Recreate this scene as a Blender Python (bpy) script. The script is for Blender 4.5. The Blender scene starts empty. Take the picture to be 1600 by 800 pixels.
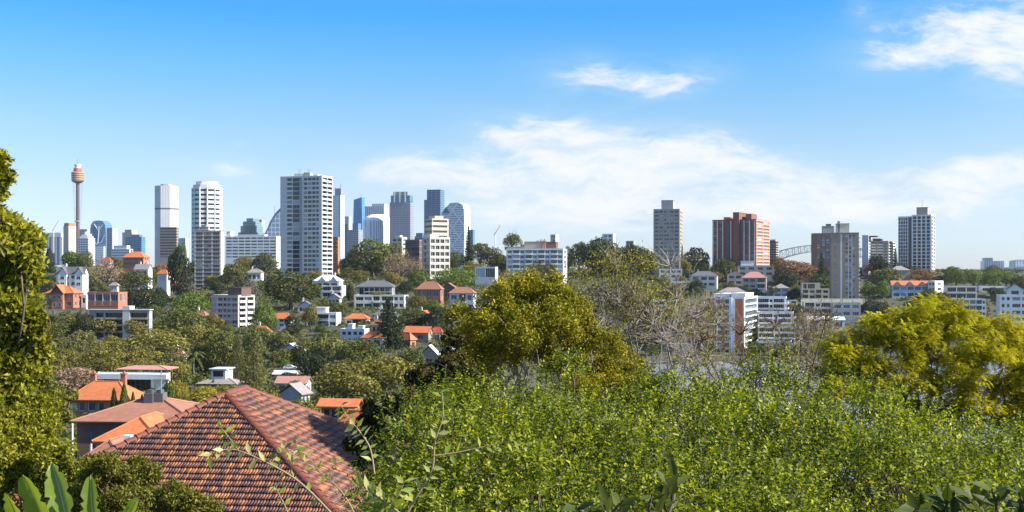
import bpy, math, random
import numpy as np
from mathutils import Matrix, Vector
sc = bpy.context.scene
COL = sc.collection
F, H, HY = 1870.0, 50.0, 425.0            # focal length in photo pixels, eye height (m), eye-level row
rnd = random.Random(11)
PI = math.pi
def at(px, py, D): return Vector(((px-800)/F*D, D, H+(HY-py)/F*D))

# ------------------------------------------------------------------ terrain
LEFT = [(-30,47.5),(5,46),(12,45),(18,43),(28,38),(60,33),(110,31),(200,25),(300,20),(360,18.3),(420,17),(500,22),(560,26),(650,31),(750,38),(850,44.5),(950,49.2),(1060,51.5),(1200,46),(1800,30),(2500,20),(4000,6),(9000,2)]
RIGHT = [(-30,47.5),(5,46),(12,45),(18,43),(28,37),(60,28),(120,14),(200,4),(240,-2),(664,-2),(672,1.6),(720,8),(800,25),(870,35),(950,44),(1010,50),(1100,52),(1400,38),(2000,10),(2500,4),(9000,2)]
LD, LZ = np.array([a for a, b in LEFT], float), np.array([b for a, b in LEFT], float)
RD, RZ = np.array([a for a, b in RIGHT], float), np.array([b for a, b in RIGHT], float)
def ground(X, Y):
    X = np.asarray(X, float); Y = np.asarray(Y, float)
    px = 800+F*X/np.maximum(Y, 20)
    t = np.clip((px-720)/260, 0, 1); t = t*t*(3-2*t)
    z = np.interp(Y, LD, LZ)*(1-t)+np.interp(Y, RD, RZ)*t
    amp = np.clip((Y-250)/300, 0, 1)*np.clip((z-1.5)/6, 0, 1)
    return z+amp*(1.1*np.sin(X*.021+Y*.013)+.8*np.sin(X*.043-Y*.031+2))
def gz(X, Y): return float(ground(X, Y))
def dfor(px, py):                          # distance at which the ground is seen in row py
    best = None
    for D in range(60, 1000, 5):
        y = HY+(H-gz((px-800)/F*D, D))/D*F
        if y <= py: best = D; break
    return float(best or 960)

# ------------------------------------------------------------------ mesh helpers
def raw_mesh(name, V, faces, mats, mi=None, smooth=False):
    V = np.asarray(V, np.float32).reshape(-1, 3)
    me = bpy.data.meshes.new(name)
    if isinstance(faces, np.ndarray):
        n, k = faces.shape
        me.vertices.add(len(V)); me.vertices.foreach_set('co', V.ravel())
        me.loops.add(n*k); me.loops.foreach_set('vertex_index', faces.astype(np.int32).ravel())
        me.polygons.add(n); me.polygons.foreach_set('loop_start', np.arange(0, n*k, k, dtype=np.int32))
        me.update(calc_edges=True)
    else:
        me.from_pydata(V.tolist(), [], faces); me.update()
    for m in (mats if isinstance(mats, (list, tuple)) else [mats]): me.materials.append(m)
    if mi is not None: me.polygons.foreach_set('material_index', np.asarray(mi, np.int32))
    if smooth: me.polygons.foreach_set('use_smooth', np.ones(len(me.polygons), bool))
    return me
def link(name, me, parent=None, M=None):
    o = bpy.data.objects.new(name, me); COL.objects.link(o)
    if parent is not None: o.parent = parent
    if M is not None: o.matrix_local = M
    return o
def tag(o, label, cat, group=None, kind=None):
    if label: o['label'] = label
    if cat: o['category'] = cat
    if group: o['group'] = group
    if kind: o['kind'] = kind
    return o
def empty(name, loc, rz=0.0):
    o = bpy.data.objects.new(name, None); COL.objects.link(o)
    o.empty_display_size = .5
    o.location = loc; o.rotation_euler = (0, 0, rz)
    return o
class MB:
    def __init__(s): s.v = []; s.f = []; s.m = []
    def add(s, vs, fs, mi=0):
        b = len(s.v); s.v += [tuple(x) for x in vs]
        for f in fs: s.f.append(tuple(b+i for i in f)); s.m.append(mi)
    def quad(s, a, b, c, d, mi=0): s.add([a, b, c, d], [(0, 1, 2, 3)], mi)
    def box(s, x0, x1, y0, y1, z0, z1, mi=0):
        s.add([(x0,y0,z0),(x1,y0,z0),(x1,y1,z0),(x0,y1,z0),(x0,y0,z1),(x1,y0,z1),(x1,y1,z1),(x0,y1,z1)],
              [(0,3,2,1),(4,5,6,7),(0,1,5,4),(1,2,6,5),(2,3,7,6),(3,0,4,7)], mi)
    def prism(s, poly, z0, z1, mi=0, top=True, poly1=None):
        n = len(poly); q = poly1 or poly
        s.add([(x,y,z0) for x,y in poly]+[(x,y,z1) for x,y in q],
              [(i,(i+1)%n,n+(i+1)%n,n+i) for i in range(n)]+([tuple(range(n,2*n))] if top else []), mi)
    def lathe(s, prof, n=20, mi=0, cx=0, cy=0):
        b = [(cx+r*math.cos(2*PI*i/n), cy+r*math.sin(2*PI*i/n), z) for r, z in prof for i in range(n)]
        fs = [(k*n+i, k*n+(i+1)%n, (k+1)*n+(i+1)%n, (k+1)*n+i) for k in range(len(prof)-1) for i in range(n)]
        s.add(b, fs, mi)
    def tube(s, pts, rad, n=5, mi=0):
        pts = [Vector(p) for p in pts]; vs = []
        for i, p in enumerate(pts):
            d = (pts[min(i+1, len(pts)-1)]-pts[max(i-1, 0)])
            d = d.normalized() if d.length > 1e-9 else Vector((0,0,1))
            a = d.cross(Vector((0,0,1)) if abs(d.z) < .9 else Vector((1,0,0))).normalized(); b = d.cross(a)
            r = rad[i] if isinstance(rad, (list, tuple)) else rad
            vs += [p+a*(r*math.cos(2*PI*k/n))+b*(r*math.sin(2*PI*k/n)) for k in range(n)]
        s.add(vs, [(i*n+k, i*n+(k+1)%n, (i+1)*n+(k+1)%n, (i+1)*n+k) for i in range(len(pts)-1) for k in range(n)], mi)
    def mesh(s, name, mats, smooth=False): return raw_mesh(name, np.array(s.v, np.float32) if s.v else np.zeros((0,3)), s.f, mats, s.m, smooth)
    def build(s, name, mats, parent=None, M=None, smooth=False): return link(name, s.mesh(name, mats, smooth), parent, M)

# ------------------------------------------------------------------ materials
def nodes(name):
    m = bpy.data.materials.new(name); m.use_nodes = True
    nt = m.node_tree; return m, nt, nt.nodes['Principled BSDF']
def N(nt, t, **k):
    n = nt.nodes.new(t)
    for a, b in k.items(): setattr(n, a, b)
    return n
def noise(nt, co, scale, detail=3, rough=.55):
    n = N(nt, 'ShaderNodeTexNoise'); n.inputs['Scale'].default_value = scale; n.inputs['Detail'].default_value = detail
    n.inputs['Roughness'].default_value = rough; nt.links.new(co, n.inputs['Vector']); return n.outputs['Fac']
def mathn(nt, op, a, b=None, c=None, clamp=False):
    n = N(nt, 'ShaderNodeMath', operation=op, use_clamp=clamp)
    for i, v in enumerate((a, b, c)):
        if v is None: continue
        if isinstance(v, (int, float)): n.inputs[i].default_value = v
        else: nt.links.new(v, n.inputs[i])
    return n.outputs[0]
def mixc(nt, fac, a, b, mode='MIX'):
    n = N(nt, 'ShaderNodeMix', data_type='RGBA', blend_type=mode)
    for i, v in ((0, fac), (6, a), (7, b)):
        if isinstance(v, (int, float)): n.inputs[i].default_value = v
        elif isinstance(v, (tuple, list)): n.inputs[i].default_value = (*v[:3], 1)
        else: nt.links.new(v, n.inputs[i])
    return n.outputs[2]
def objco(nt, out='Object'): return N(nt, 'ShaderNodeTexCoord').outputs[out]
def stretch(nt, co, s):
    m = N(nt, 'ShaderNodeMapping'); m.inputs['Scale'].default_value = s; nt.links.new(co, m.inputs['Vector']); return m.outputs[0]
def mul(c, k): return tuple(min(1, x*k) for x in c)
def wallmat(name, col, var=.22, rough=.8, streak=True, scale=.35):
    m, nt, p = nodes(name); co = objco(nt)
    a = noise(nt, co, scale, 4); b = noise(nt, stretch(nt, co, (1.3, 1.3, .12)), 1.0, 3)
    f = mathn(nt, 'ADD', mathn(nt, 'MULTIPLY', a, .6), mathn(nt, 'MULTIPLY', b, .5))
    c = mixc(nt, mathn(nt, 'SUBTRACT', mathn(nt, 'MULTIPLY', f, 1.8), .45, clamp=True), mul(col, 1-var*1.6), mul(col, 1+var*.5))
    nt.links.new(c, p.inputs['Base Color']); p.inputs['Roughness'].default_value = rough
    return m
def brickmat(name, c1, c2, mortar, sx=.24, sz=.086):
    m, nt, p = nodes(name); co = objco(nt)
    s = N(nt, 'ShaderNodeSeparateXYZ'); nt.links.new(co, s.inputs[0])
    cb = N(nt, 'ShaderNodeCombineXYZ'); nt.links.new(mathn(nt, 'ADD', s.outputs[0], s.outputs[1]), cb.inputs[0]); nt.links.new(s.outputs[2], cb.inputs[1])
    b = N(nt, 'ShaderNodeTexBrick'); nt.links.new(cb.outputs[0], b.inputs['Vector'])
    b.inputs['Scale'].default_value = 1; b.inputs['Brick Width'].default_value = sx; b.inputs['Row Height'].default_value = sz; b.inputs['Mortar Size'].default_value = .008
    for i, c in ((1, c1), (2, c2), (3, mortar)): b.inputs[i].default_value = (*c, 1)
    n = noise(nt, co, .5, 4)
    c = mixc(nt, mathn(nt, 'MULTIPLY', n, .5), b.outputs['Color'], mul(c1, .55))
    nt.links.new(c, p.inputs['Base Color']); p.inputs['Roughness'].default_value = .85
    return m
def roofmat(name, c1, c2, row=.16, rough=.7):
    m, nt, p = nodes(name); co = objco(nt)
    s = N(nt, 'ShaderNodeSeparateXYZ'); nt.links.new(co, s.inputs[0])
    v = N(nt, 'ShaderNodeTexVoronoi'); v.inputs['Scale'].default_value = 2.6; nt.links.new(stretch(nt, co, (1, 1, 2)), v.inputs['Vector'])
    n = noise(nt, co, .6, 4)
    f = mathn(nt, 'ADD', mathn(nt, 'MULTIPLY', n, .9), mathn(nt, 'MULTIPLY', v.outputs['Color'], .5))
    c = mixc(nt, mathn(nt, 'SUBTRACT', f, .25, clamp=True), c1, c2)
    nt.links.new(c, p.inputs['Base Color']); p.inputs['Roughness'].default_value = rough
    w = mathn(nt, 'FRACT', mathn(nt, 'DIVIDE', s.outputs[2], row))
    bp = N(nt, 'ShaderNodeBump'); bp.inputs['Strength'].default_value = .7; bp.inputs['Distance'].default_value = .06
    nt.links.new(w, bp.inputs['Height']); nt.links.new(bp.outputs[0], p.inputs['Normal'])
    return m
def glassmat(name, dark, light, share=.3, rough=.12, spec=.6):
    m, nt, p = nodes(name)
    oi = N(nt, 'ShaderNodeObjectInfo'); gi = N(nt, 'ShaderNodeNewGeometry')
    r = mathn(nt, 'FRACT', mathn(nt, 'ADD', oi.outputs['Random'], mathn(nt, 'MULTIPLY', gi.outputs['Random Per Island'], 3.7)))
    cr = N(nt, 'ShaderNodeValToRGB'); nt.links.new(r, cr.inputs[0])
    e = cr.color_ramp.elements; e[0].color = (*dark, 1); e[0].position = 1-share; e[1].color = (*light, 1); e[1].position = min(1, 1.02-share*.15)
    x = e.new(.0); x.color = (*mul(dark, .5), 1)
    nt.links.new(cr.outputs[0], p.inputs['Base Color']); p.inputs['Roughness'].default_value = rough
    p.inputs['Specular IOR Level'].default_value = spec
    return m
def stripemat(name, wall, glass, fh=3.6, fr=.5, bw=3.0, br=.8, rough=.5, diag=False):
    """far tower: window bands every fh metres up, mullions every bw metres along"""
    m, nt, p = nodes(name); co = objco(nt)
    s = N(nt, 'ShaderNodeSeparateXYZ'); nt.links.new(co, s.inputs[0])
    xy = mathn(nt, 'ADD', s.outputs[0], s.outputs[1])
    if diag:
        a = mathn(nt, 'ABSOLUTE', mathn(nt, 'SUBTRACT', mathn(nt, 'FRACT', mathn(nt, 'DIVIDE', mathn(nt, 'ADD', xy, mathn(nt, 'MULTIPLY', s.outputs[2], .8)), 26)), .5))
        b = mathn(nt, 'ABSOLUTE', mathn(nt, 'SUBTRACT', mathn(nt, 'FRACT', mathn(nt, 'DIVIDE', mathn(nt, 'SUBTRACT', xy, mathn(nt, 'MULTIPLY', s.outputs[2], .8)), 26)), .5))
        g0 = mathn(nt, 'MULTIPLY', mathn(nt, 'GREATER_THAN', a, .07), mathn(nt, 'GREATER_THAN', b, .07))
    z = mathn(nt, 'LESS_THAN', mathn(nt, 'FRACT', mathn(nt, 'DIVIDE', s.outputs[2], fh)), fr)
    x = mathn(nt, 'LESS_THAN', mathn(nt, 'FRACT', mathn(nt, 'DIVIDE', xy, bw)), br)
    g = mathn(nt, 'MULTIPLY', z, x)
    if diag: g = mathn(nt, 'MULTIPLY', g, g0)
    n = noise(nt, stretch(nt, co, (.08, .08, .05)), 1, 3)
    gc = mixc(nt, n, mul(glass, .55), mul(glass, 1.5))
    nt.links.new(mixc(nt, g, wall, gc), p.inputs['Base Color'])
    nt.links.new(mathn(nt, 'SUBTRACT', rough+.15, mathn(nt, 'MULTIPLY', g, rough)), p.inputs['Roughness'])
    return m
def foliage(name, stops, trans=.35, rough=.6, spec=.14, patch=.0, pscale=1.0, vary=True):
    """stops: colours from dark leaf to pale leaf; each leaf gets its own"""
    m, nt, p = nodes(name)
    gi = N(nt, 'ShaderNodeNewGeometry'); oi = N(nt, 'ShaderNodeObjectInfo')
    f = gi.outputs['Random Per Island']
    if patch:
        n = noise(nt, objco(nt), pscale, 2)
        f = mathn(nt, 'ADD', mathn(nt, 'MULTIPLY', f, 1-patch), mathn(nt, 'MULTIPLY', mathn(nt, 'SUBTRACT', mathn(nt, 'MULTIPLY', n, 2.2), .6, clamp=True), patch))
    cr = N(nt, 'ShaderNodeValToRGB'); nt.links.new(f, cr.inputs[0])
    e = cr.color_ramp.elements
    for i, c in enumerate(stops):
        pos = i/(len(stops)-1)
        if i == 0: e[0].color = (*c, 1)
        elif i == len(stops)-1: e[-1].color = (*c, 1); e[-1].position = 1
        else: x = e.new(pos); x.color = (*c, 1)
    hs = N(nt, 'ShaderNodeHueSaturation')
    nt.links.new(cr.outputs[0], hs.inputs['Color'])
    if vary: nt.links.new(mathn(nt, 'ADD', .493, mathn(nt, 'MULTIPLY', oi.outputs['Random'], .016)), hs.inputs['Hue'])
    if vary: nt.links.new(mathn(nt, 'ADD', .78, mathn(nt, 'MULTIPLY', mathn(nt, 'FRACT', mathn(nt, 'MULTIPLY', oi.outputs['Random'], 7.3)), .45)), hs.inputs['Value'])
    nt.links.new(hs.outputs[0], p.inputs['Base Color'])
    p.inputs['Roughness'].default_value = rough; p.inputs['Specular IOR Level'].default_value = spec
    t = N(nt, 'ShaderNodeBsdfTranslucent'); nt.links.new(mixc(nt, 1, hs.outputs[0], (1.25, 1.3, .45), 'MULTIPLY'), t.inputs[0])
    mx = N(nt, 'ShaderNodeMixShader'); mx.inputs[0].default_value = trans
    nt.links.new(p.outputs[0], mx.inputs[1]); nt.links.new(t.outputs[0], mx.inputs[2])
    nt.links.new(mx.outputs[0], nt.nodes['Material Output'].inputs[0])
    return m
def plain(name, col, rough=.6, metal=0, var=.12, scale=1.0):
    m = wallmat(name, col, var, rough, scale=scale); m.node_tree.nodes['Principled BSDF'].inputs['Metallic'].default_value = metal; return m

WHITE = wallmat('white_paint', (.76,.76,.74), .1); OFFW = wallmat('off_white_render', (.66,.64,.59), .14)
CREAM = wallmat('cream_render', (.62,.55,.42), .16); BEIGE = wallmat('beige_brick', (.42,.36,.29), .18); GREY = wallmat('grey_concrete', (.36,.36,.36), .16)
DGREY = wallmat('dark_grey_cladding', (.12,.12,.13), .2); PINKB = wallmat('pink_beige_brick', (.45,.38,.35), .15)
PALEB = wallmat('pale_grey_paint', (.56,.58,.61), .12); TANW = wallmat('tan_concrete', (.36,.32,.27), .16); BLUEW = wallmat('pale_blue_paint', (.52,.6,.68), .1)
REDB = brickmat('red_brick', (.43,.145,.07), (.33,.1,.055), (.35,.3,.26)); ORB = brickmat('orange_brick', (.5,.17,.06), (.4,.12,.05), (.45,.36,.28))
BROWNB = brickmat('brown_brick', (.16,.08,.06), (.11,.06,.05), (.2,.17,.15)); TANB = brickmat('tan_brick', (.33,.25,.17), (.27,.2,.14), (.34,.3,.25)); STONE = brickmat('sandstone', (.34,.29,.23), (.27,.24,.2), (.3,.27,.22), .7, .32)
TERRA = roofmat('terracotta_roof_tiles', (.4,.11,.04), (.62,.2,.07)); BROWNT = roofmat('weathered_roof_tiles', (.24,.1,.065), (.36,.17,.1)); SLATE = roofmat('slate_roof', (.08,.08,.09), (.17,.17,.18)); REDT = roofmat('red_roof_tiles', (.36,.07,.045), (.5,.12,.07))
PINKT = roofmat('pinkish_roof_tiles', (.36,.17,.14), (.48,.25,.2)); METALR = roofmat('pale_metal_roof', (.55,.56,.58), (.72,.73,.75), .5, .45); GREYT = roofmat('grey_roof_tiles', (.2,.18,.17), (.33,.29,.27)); FLATR = wallmat('flat_roof_gravel', (.33,.32,.3), .2)
GLASS = glassmat('window_glass', (.035,.045,.055), (.42,.46,.5), .28); GLASSB = glassmat('blue_window_glass', (.06,.1,.14), (.35,.46,.55), .4)
GLASSD = glassmat('dark_window_glass', (.018,.02,.025), (.22,.22,.23), .15); FRAMEW = plain('white_frame', (.7,.7,.7), .5); FRAMED = plain('dark_frame', (.09,.09,.1), .5)
RAILG = glassmat('balustrade_glass', (.2,.26,.3), (.32,.4,.45), .3, .1); STEEL = plain('grey_steel', (.3,.32,.34), .45, .6); ORANGE = wallmat('orange_panel', (.62,.17,.05), .12); BARK = wallmat('bark', (.13,.1,.075), .35, .9, scale=2.5)
PALEBARK = wallmat('pale_grey_bark', (.28,.24,.19), .3, .9, scale=2.5); TWIG = wallmat('twig_bark', (.13,.095,.068), .3, .9, scale=4); DARKBARK = wallmat('dark_bark', (.075,.06,.05), .3, .9, scale=3)

FIG = foliage('fig_leaves', [(.02,.028,.006),(.058,.068,.013),(.115,.12,.024),(.18,.165,.042)], .22, patch=.35, pscale=1.6)
DARK = foliage('dark_leaves', [(.01,.016,.006),(.024,.034,.01),(.044,.056,.015),(.07,.076,.024)], .15, patch=.35, pscale=1.6)
OLIVE = foliage('olive_leaves', [(.045,.046,.008),(.12,.11,.02),(.21,.18,.036),(.29,.225,.065)], .25, patch=.4, pscale=1.8)
GUM = foliage('gum_leaves', [(.04,.048,.012),(.1,.105,.027),(.175,.165,.05),(.25,.215,.09)], .25, patch=.3, pscale=1.8)
BRIGHT = foliage('bright_leaves', [(.035,.065,.01),(.08,.12,.018),(.14,.19,.03),(.21,.24,.045)], .35, patch=.3, pscale=1.6)
YELLOW = foliage('yellow_leaves', [(.09,.09,.012),(.19,.16,.02),(.3,.22,.025),(.4,.28,.04)], .35, patch=.3, pscale=1.6)
RUSSET = foliage('russet_leaves', [(.11,.05,.028),(.19,.09,.05),(.28,.14,.075),(.34,.19,.1)], .25, patch=.3, pscale=1.6)
TAN = foliage('tan_leaves', [(.14,.1,.06),(.24,.16,.095),(.33,.22,.14),(.38,.28,.19)], .2, patch=.3, pscale=1.6)
GREYL = foliage('grey_leaves', [(.06,.058,.045),(.11,.1,.078),(.17,.145,.115),(.22,.19,.15)], .2, patch=.3, pscale=1.6)
PINE = foliage('pine_needles', [(.016,.03,.012),(.032,.052,.018),(.058,.075,.026),(.09,.1,.04)], .15)
PALM = foliage('palm_fronds', [(.03,.045,.012),(.06,.08,.02),(.1,.11,.03),(.15,.14,.05)], .25)

# ------------------------------------------------------------------ sky, sun, camera, air
EL, AZ = math.radians(37), math.atan2(.975, -.22)
sund = Vector((math.cos(EL)*math.sin(AZ), math.cos(EL)*math.cos(AZ), math.sin(EL)))
w = bpy.data.worlds.new('World'); sc.world = w; w.use_nodes = True
nt = w.node_tree; bg = nt.nodes['Background']; bg.inputs['Strength'].default_value = .125
sky = N(nt, 'ShaderNodeTexSky', sky_type='NISHITA'); sky.sun_disc = False; sky.sun_elevation = EL; sky.sun_rotation = AZ
sky.altitude = 50; sky.air_density = 1.0; sky.dust_density = .3; sky.ozone_density = 2.0
co = objco(nt, 'Generated'); sp = N(nt, 'ShaderNodeSeparateXYZ'); nt.links.new(co, sp.inputs[0])
yy = mathn(nt, 'MAXIMUM', mathn(nt, 'ABSOLUTE', sp.outputs[1]), .02)
U = mathn(nt, 'DIVIDE', sp.outputs[0], yy); V_ = mathn(nt, 'DIVIDE', mathn(nt, 'MAXIMUM', sp.outputs[2], 0.0), yy)
cv = N(nt, 'ShaderNodeCombineXYZ'); nt.links.new(U, cv.inputs[0]); nt.links.new(V_, cv.inputs[1])
ramp = N(nt, 'ShaderNodeValToRGB'); nt.links.new(mathn(nt, 'MAXIMUM', sp.outputs[2], 0.0), ramp.inputs[0])
e = ramp.color_ramp.elements
KS = .64
SKYRAMP = [(p_, tuple(KS*x for x in c)) for p_, c in [(0,(.7,.82,1.18)),(.0235,(.72,.83,1.16)),(.065,(.76,.81,.97)),(.117,(.66,.82,.97)),(.168,(.41,.81,1.07)),(.212,(.2,.75,1.16))]]+[(.42,(.66,.78,.95)),(1,(.72,.78,.86))]
for i, (pos, c) in enumerate(SKYRAMP):
    x = e[0] if i == 0 else (e[-1] if i == len(SKYRAMP)-1 else e.new(pos)); x.position = pos; x.color = (*c, 1)
base = mixc(nt, 1, sky.outputs[0], ramp.outputs[0], 'MULTIPLY')
def blob(px, py, rx, ry, rot=0, amp=1.0):
    a, b = (px-800)/F, (HY-py)/F; r = math.radians(rot)
    dx = mathn(nt, 'SUBTRACT', U, a); dy = mathn(nt, 'SUBTRACT', V_, b)
    ex = mathn(nt, 'DIVIDE', mathn(nt, 'ADD', mathn(nt, 'MULTIPLY', dx, math.cos(r)), mathn(nt, 'MULTIPLY', dy, math.sin(r))), rx/F)
    ey = mathn(nt, 'DIVIDE', mathn(nt, 'SUBTRACT', mathn(nt, 'MULTIPLY', dy, math.cos(r)), mathn(nt, 'MULTIPLY', dx, math.sin(r))), ry/F)
    d = mathn(nt, 'ADD', mathn(nt, 'MULTIPLY', ex, ex), mathn(nt, 'MULTIPLY', ey, ey))
    return mathn(nt, 'MULTIPLY', mathn(nt, 'EXPONENT', mathn(nt, 'MULTIPLY', d, -1.0)), amp)
CLOUDS = [(940,118,95,30,-4,.9),(1050,126,75,26,10,.75),(1490,48,140,48,8,1.05),(1590,85,80,65,0,1.05),(1345,12,22,22,0,.5),(1440,85,90,20,10,.4),
          (900,235,140,38,-10,1.1),(1060,258,180,48,-9,1.25),(1180,296,130,40,-10,1.05),(775,210,45,16,-20,.5),(860,292,190,36,-4,.85),(700,262,95,24,-8,.8),(600,268,75,24,-5,.62),
          (350,264,80,20,-6,.6),(510,268,30,10,0,.4),(1480,290,190,42,6,1.1),(1570,262,90,26,8,.7),(1440,335,170,20,3,.45),(1000,338,260,30,0,.7),(800,335,190,26,0,.5),(372,224,12,7,0,.3),(1130,215,60,16,-12,.3)]
tot = None
for c in CLOUDS:
    b = blob(*c); tot = b if tot is None else mathn(nt, 'ADD', tot, b)
warp = N(nt, 'ShaderNodeTexNoise'); warp.inputs['Scale'].default_value = 9; warp.inputs['Detail'].default_value = 3; nt.links.new(cv.outputs[0], warp.inputs['Vector'])
wv = N(nt, 'ShaderNodeVectorMath', operation='MULTIPLY_ADD'); nt.links.new(warp.outputs['Color'], wv.inputs[0]); wv.inputs[1].default_value = (.09,.05,0); nt.links.new(cv.outputs[0], wv.inputs[2])
n1 = noise(nt, stretch(nt, wv.outputs[0], (11, 38, 1)), 1.0, 9, .68); n2 = noise(nt, stretch(nt, wv.outputs[0], (30, 85, 1)), 1.0, 5, .6)
nn = mathn(nt, 'ADD', mathn(nt, 'MULTIPLY', mathn(nt, 'ADD', mathn(nt, 'MULTIPLY', n1, .7), mathn(nt, 'MULTIPLY', n2, .3)), 1.9), -.45)
tc = mathn(nt, 'MINIMUM', tot, 1.1)
def smooth(v, lo, hi):
    m = N(nt, 'ShaderNodeMapRange', interpolation_type='SMOOTHSTEP'); nt.links.new(v, m.inputs[0]); m.inputs[1].default_value = lo; m.inputs[2].default_value = hi; return m.outputs[0]
wisp = mathn(nt, 'MULTIPLY', smooth(mathn(nt, 'ADD', nn, mathn(nt, 'MULTIPLY', mathn(nt, 'SUBTRACT', tc, .5), .5)), .35, .95), smooth(tc, .03, .5))
veil = mathn(nt, 'MULTIPLY', mathn(nt, 'MULTIPLY', tc, smooth(nn, .1, .8)), .5)
cfac = mathn(nt, 'MULTIPLY', mathn(nt, 'MAXIMUM', wisp, veil), .96, clamp=True)
front = mathn(nt, 'GREATER_THAN', sp.outputs[1], 0)
CLOUDV = 3.75
shade = mathn(nt, 'MULTIPLY', smooth(noise(nt, stretch(nt, wv.outputs[0], (7, 34, 1)), 1.3, 4, .6), .5, .72), smooth(V_, .16, .03))
ccol = mixc(nt, shade, (CLOUDV*.98, CLOUDV*.99, CLOUDV*1.0), (CLOUDV*.62, CLOUDV*.75, CLOUDV*.92))
nt.links.new(mixc(nt, mathn(nt, 'MULTIPLY', cfac, front), base, ccol), bg.inputs[0])
sl = bpy.data.lights.new('sun', 'SUN'); sl.energy = 5.0; sl.angle = math.radians(.5); sl.color = (1, .93, .82)
so = bpy.data.objects.new('sun', sl); COL.objects.link(so); so.rotation_euler = sund.to_track_quat('Z', 'Y').to_euler(); so.location = (200, -50, 200)
cam = bpy.data.cameras.new('camera'); co_ = bpy.data.objects.new('camera', cam); COL.objects.link(co_); sc.camera = co_
co_.location = (0, 0, H); co_.rotation_euler = (PI/2, 0, 0); cam.sensor_width = 36; cam.lens = 36*F/1600; cam.shift_y = (HY-400)/1600; cam.clip_end = 30000; cam.clip_start = .1
sc.view_settings.view_transform = 'Standard'; sc.view_settings.look = 'None'; sc.view_settings.gamma = 1; sc.view_settings.exposure = EXPOSURE = 1.1
sc.cycles.max_bounces = 6; sc.cycles.diffuse_bounces = 3; sc.cycles.glossy_bounces = 2; sc.cycles.transmission_bounces = 4; sc.cycles.transparent_max_bounces = 4; sc.cycles.volume_bounces = 0
sc.cycles.use_denoising = True; sc.cycles.caustics_reflective = False; sc.cycles.caustics_refractive = False
def make_haze():
    m = bpy.data.materials.new('haze_air'); m.use_nodes = True; t = m.node_tree; t.nodes.remove(t.nodes['Principled BSDF'])
    v = t.nodes.new('ShaderNodeVolumePrincipled'); v.inputs['Color'].default_value = (.75,.87,1,1); v.inputs['Density'].default_value = HAZE; v.inputs['Anisotropy'].default_value = .2
    t.links.new(v.outputs[0], t.nodes['Material Output'].inputs['Volume'])
    b = MB(); b.box(-5400, 5400, -60, 5150, -4, 340); tag(b.build('haze', m), 'pale blue haze over the far city', 'haze', None, 'stuff')
HAZE = .00003

# ------------------------------------------------------------------ ground and water
def make_ground():
    ks = np.linspace(-1.0, 1.0, 161)
    Ys = np.concatenate([[-29,-20,-10,-4],np.arange(0,40,2.5),np.arange(40,300,10),np.arange(300,1250,9),np.geomspace(1260,5000,26)])
    K, Y = np.meshgrid(ks, Ys); X = K*(Y+30.5); Z = ground(X, Y)
    ny, nx = K.shape; i = np.arange(ny*nx).reshape(ny, nx)
    Q = np.stack([i[:-1,:-1], i[:-1,1:], i[1:,1:], i[1:,:-1]], -1).reshape(-1, 4)
    m, nt, p = nodes('hillside_soil'); co = objco(nt)
    a = noise(nt, co, .05, 4); b = noise(nt, co, .4, 4)
    c = mixc(nt, mathn(nt, 'SUBTRACT', mathn(nt, 'MULTIPLY', a, 2.4), .7, clamp=True), (.02,.026,.009), (.06,.064,.018))
    c = mixc(nt, mathn(nt, 'SUBTRACT', mathn(nt, 'MULTIPLY', b, 2.5), 1.0, clamp=True), c, (.1,.085,.055))
    nt.links.new(c, p.inputs['Base Color']); p.inputs['Roughness'].default_value = .95
    o = link('ground', raw_mesh('ground', np.stack([X, Y, Z], -1), Q, m, smooth=True)); o['kind'] = 'structure'
    m, nt, p = nodes('harbour_water'); co = objco(nt)
    p.inputs['Base Color'].default_value = (.2,.21,.24,1); p.inputs['Roughness'].default_value = .4
    bp = N(nt, 'ShaderNodeBump'); bp.inputs['Strength'].default_value = .4; bp.inputs['Distance'].default_value = .3
    nt.links.new(noise(nt, stretch(nt, co, (.5,1.2,1)), .6, 4), bp.inputs['Height']); nt.links.new(bp.outputs[0], p.inputs['Normal'])
    b = MB(); b.quad((-60,180,0),(900,180,0),(1500,2600,0),(-60,2600,0)); o = b.build('water', m); o['kind'] = 'structure'
make_ground()
# ------------------------------------------------------------------ buildings
def bays(s): return [(t[0], float(t[1:])) for t in s.split()] if s else None
CACHE = {}
def window_mesh(w, h, glass, frame):
    k = ('w', round(w, 1), round(h, 1), glass.name, frame.name)
    if k not in CACHE:
        w, h = k[1], k[2]; b = MB(); t = min(.09, w*.08)
        b.quad((-w/2,0,0),(w/2,0,0),(w/2,0,h),(-w/2,0,h), 0)
        for x0, x1, z0, z1 in ((-w/2,-w/2+t,0,h),(w/2-t,w/2,0,h),(-w/2+t,w/2-t,0,t),(-w/2+t,w/2-t,h-t,h)): b.box(x0, x1, -.05, -.003, z0, z1, 1)
        n = max(1, round(w/1.3))
        for i in range(1, n): x = -w/2+w*i/n; b.box(x-t*.4, x+t*.4, -.05, -.003, t, h-t, 1)
        CACHE[k] = b.mesh('window', [glass, frame])
    return CACHE[k]
def balcony_mesh(w, wall, rail, proj, up):
    k = ('b', round(w, 1), wall.name, rail.name if rail else '', proj, up)
    if k not in CACHE:
        w = k[1]; b = MB()
        b.box(-w/2, w/2, -proj, .0, -.18, .0, 0)
        b.box(-w/2, w/2, -proj-.003, -proj+.09, .0, up, 1 if rail else 0)
        for s in (-1, 1): b.box(s*w/2-(.09 if s > 0 else 0), s*w/2+(.09 if s < 0 else 0), -proj+.09, -.003, .0, up, 1 if rail else 0)
        CACHE[k] = b.mesh('balcony', [wall, rail or wall])
    return CACHE[k]
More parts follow.
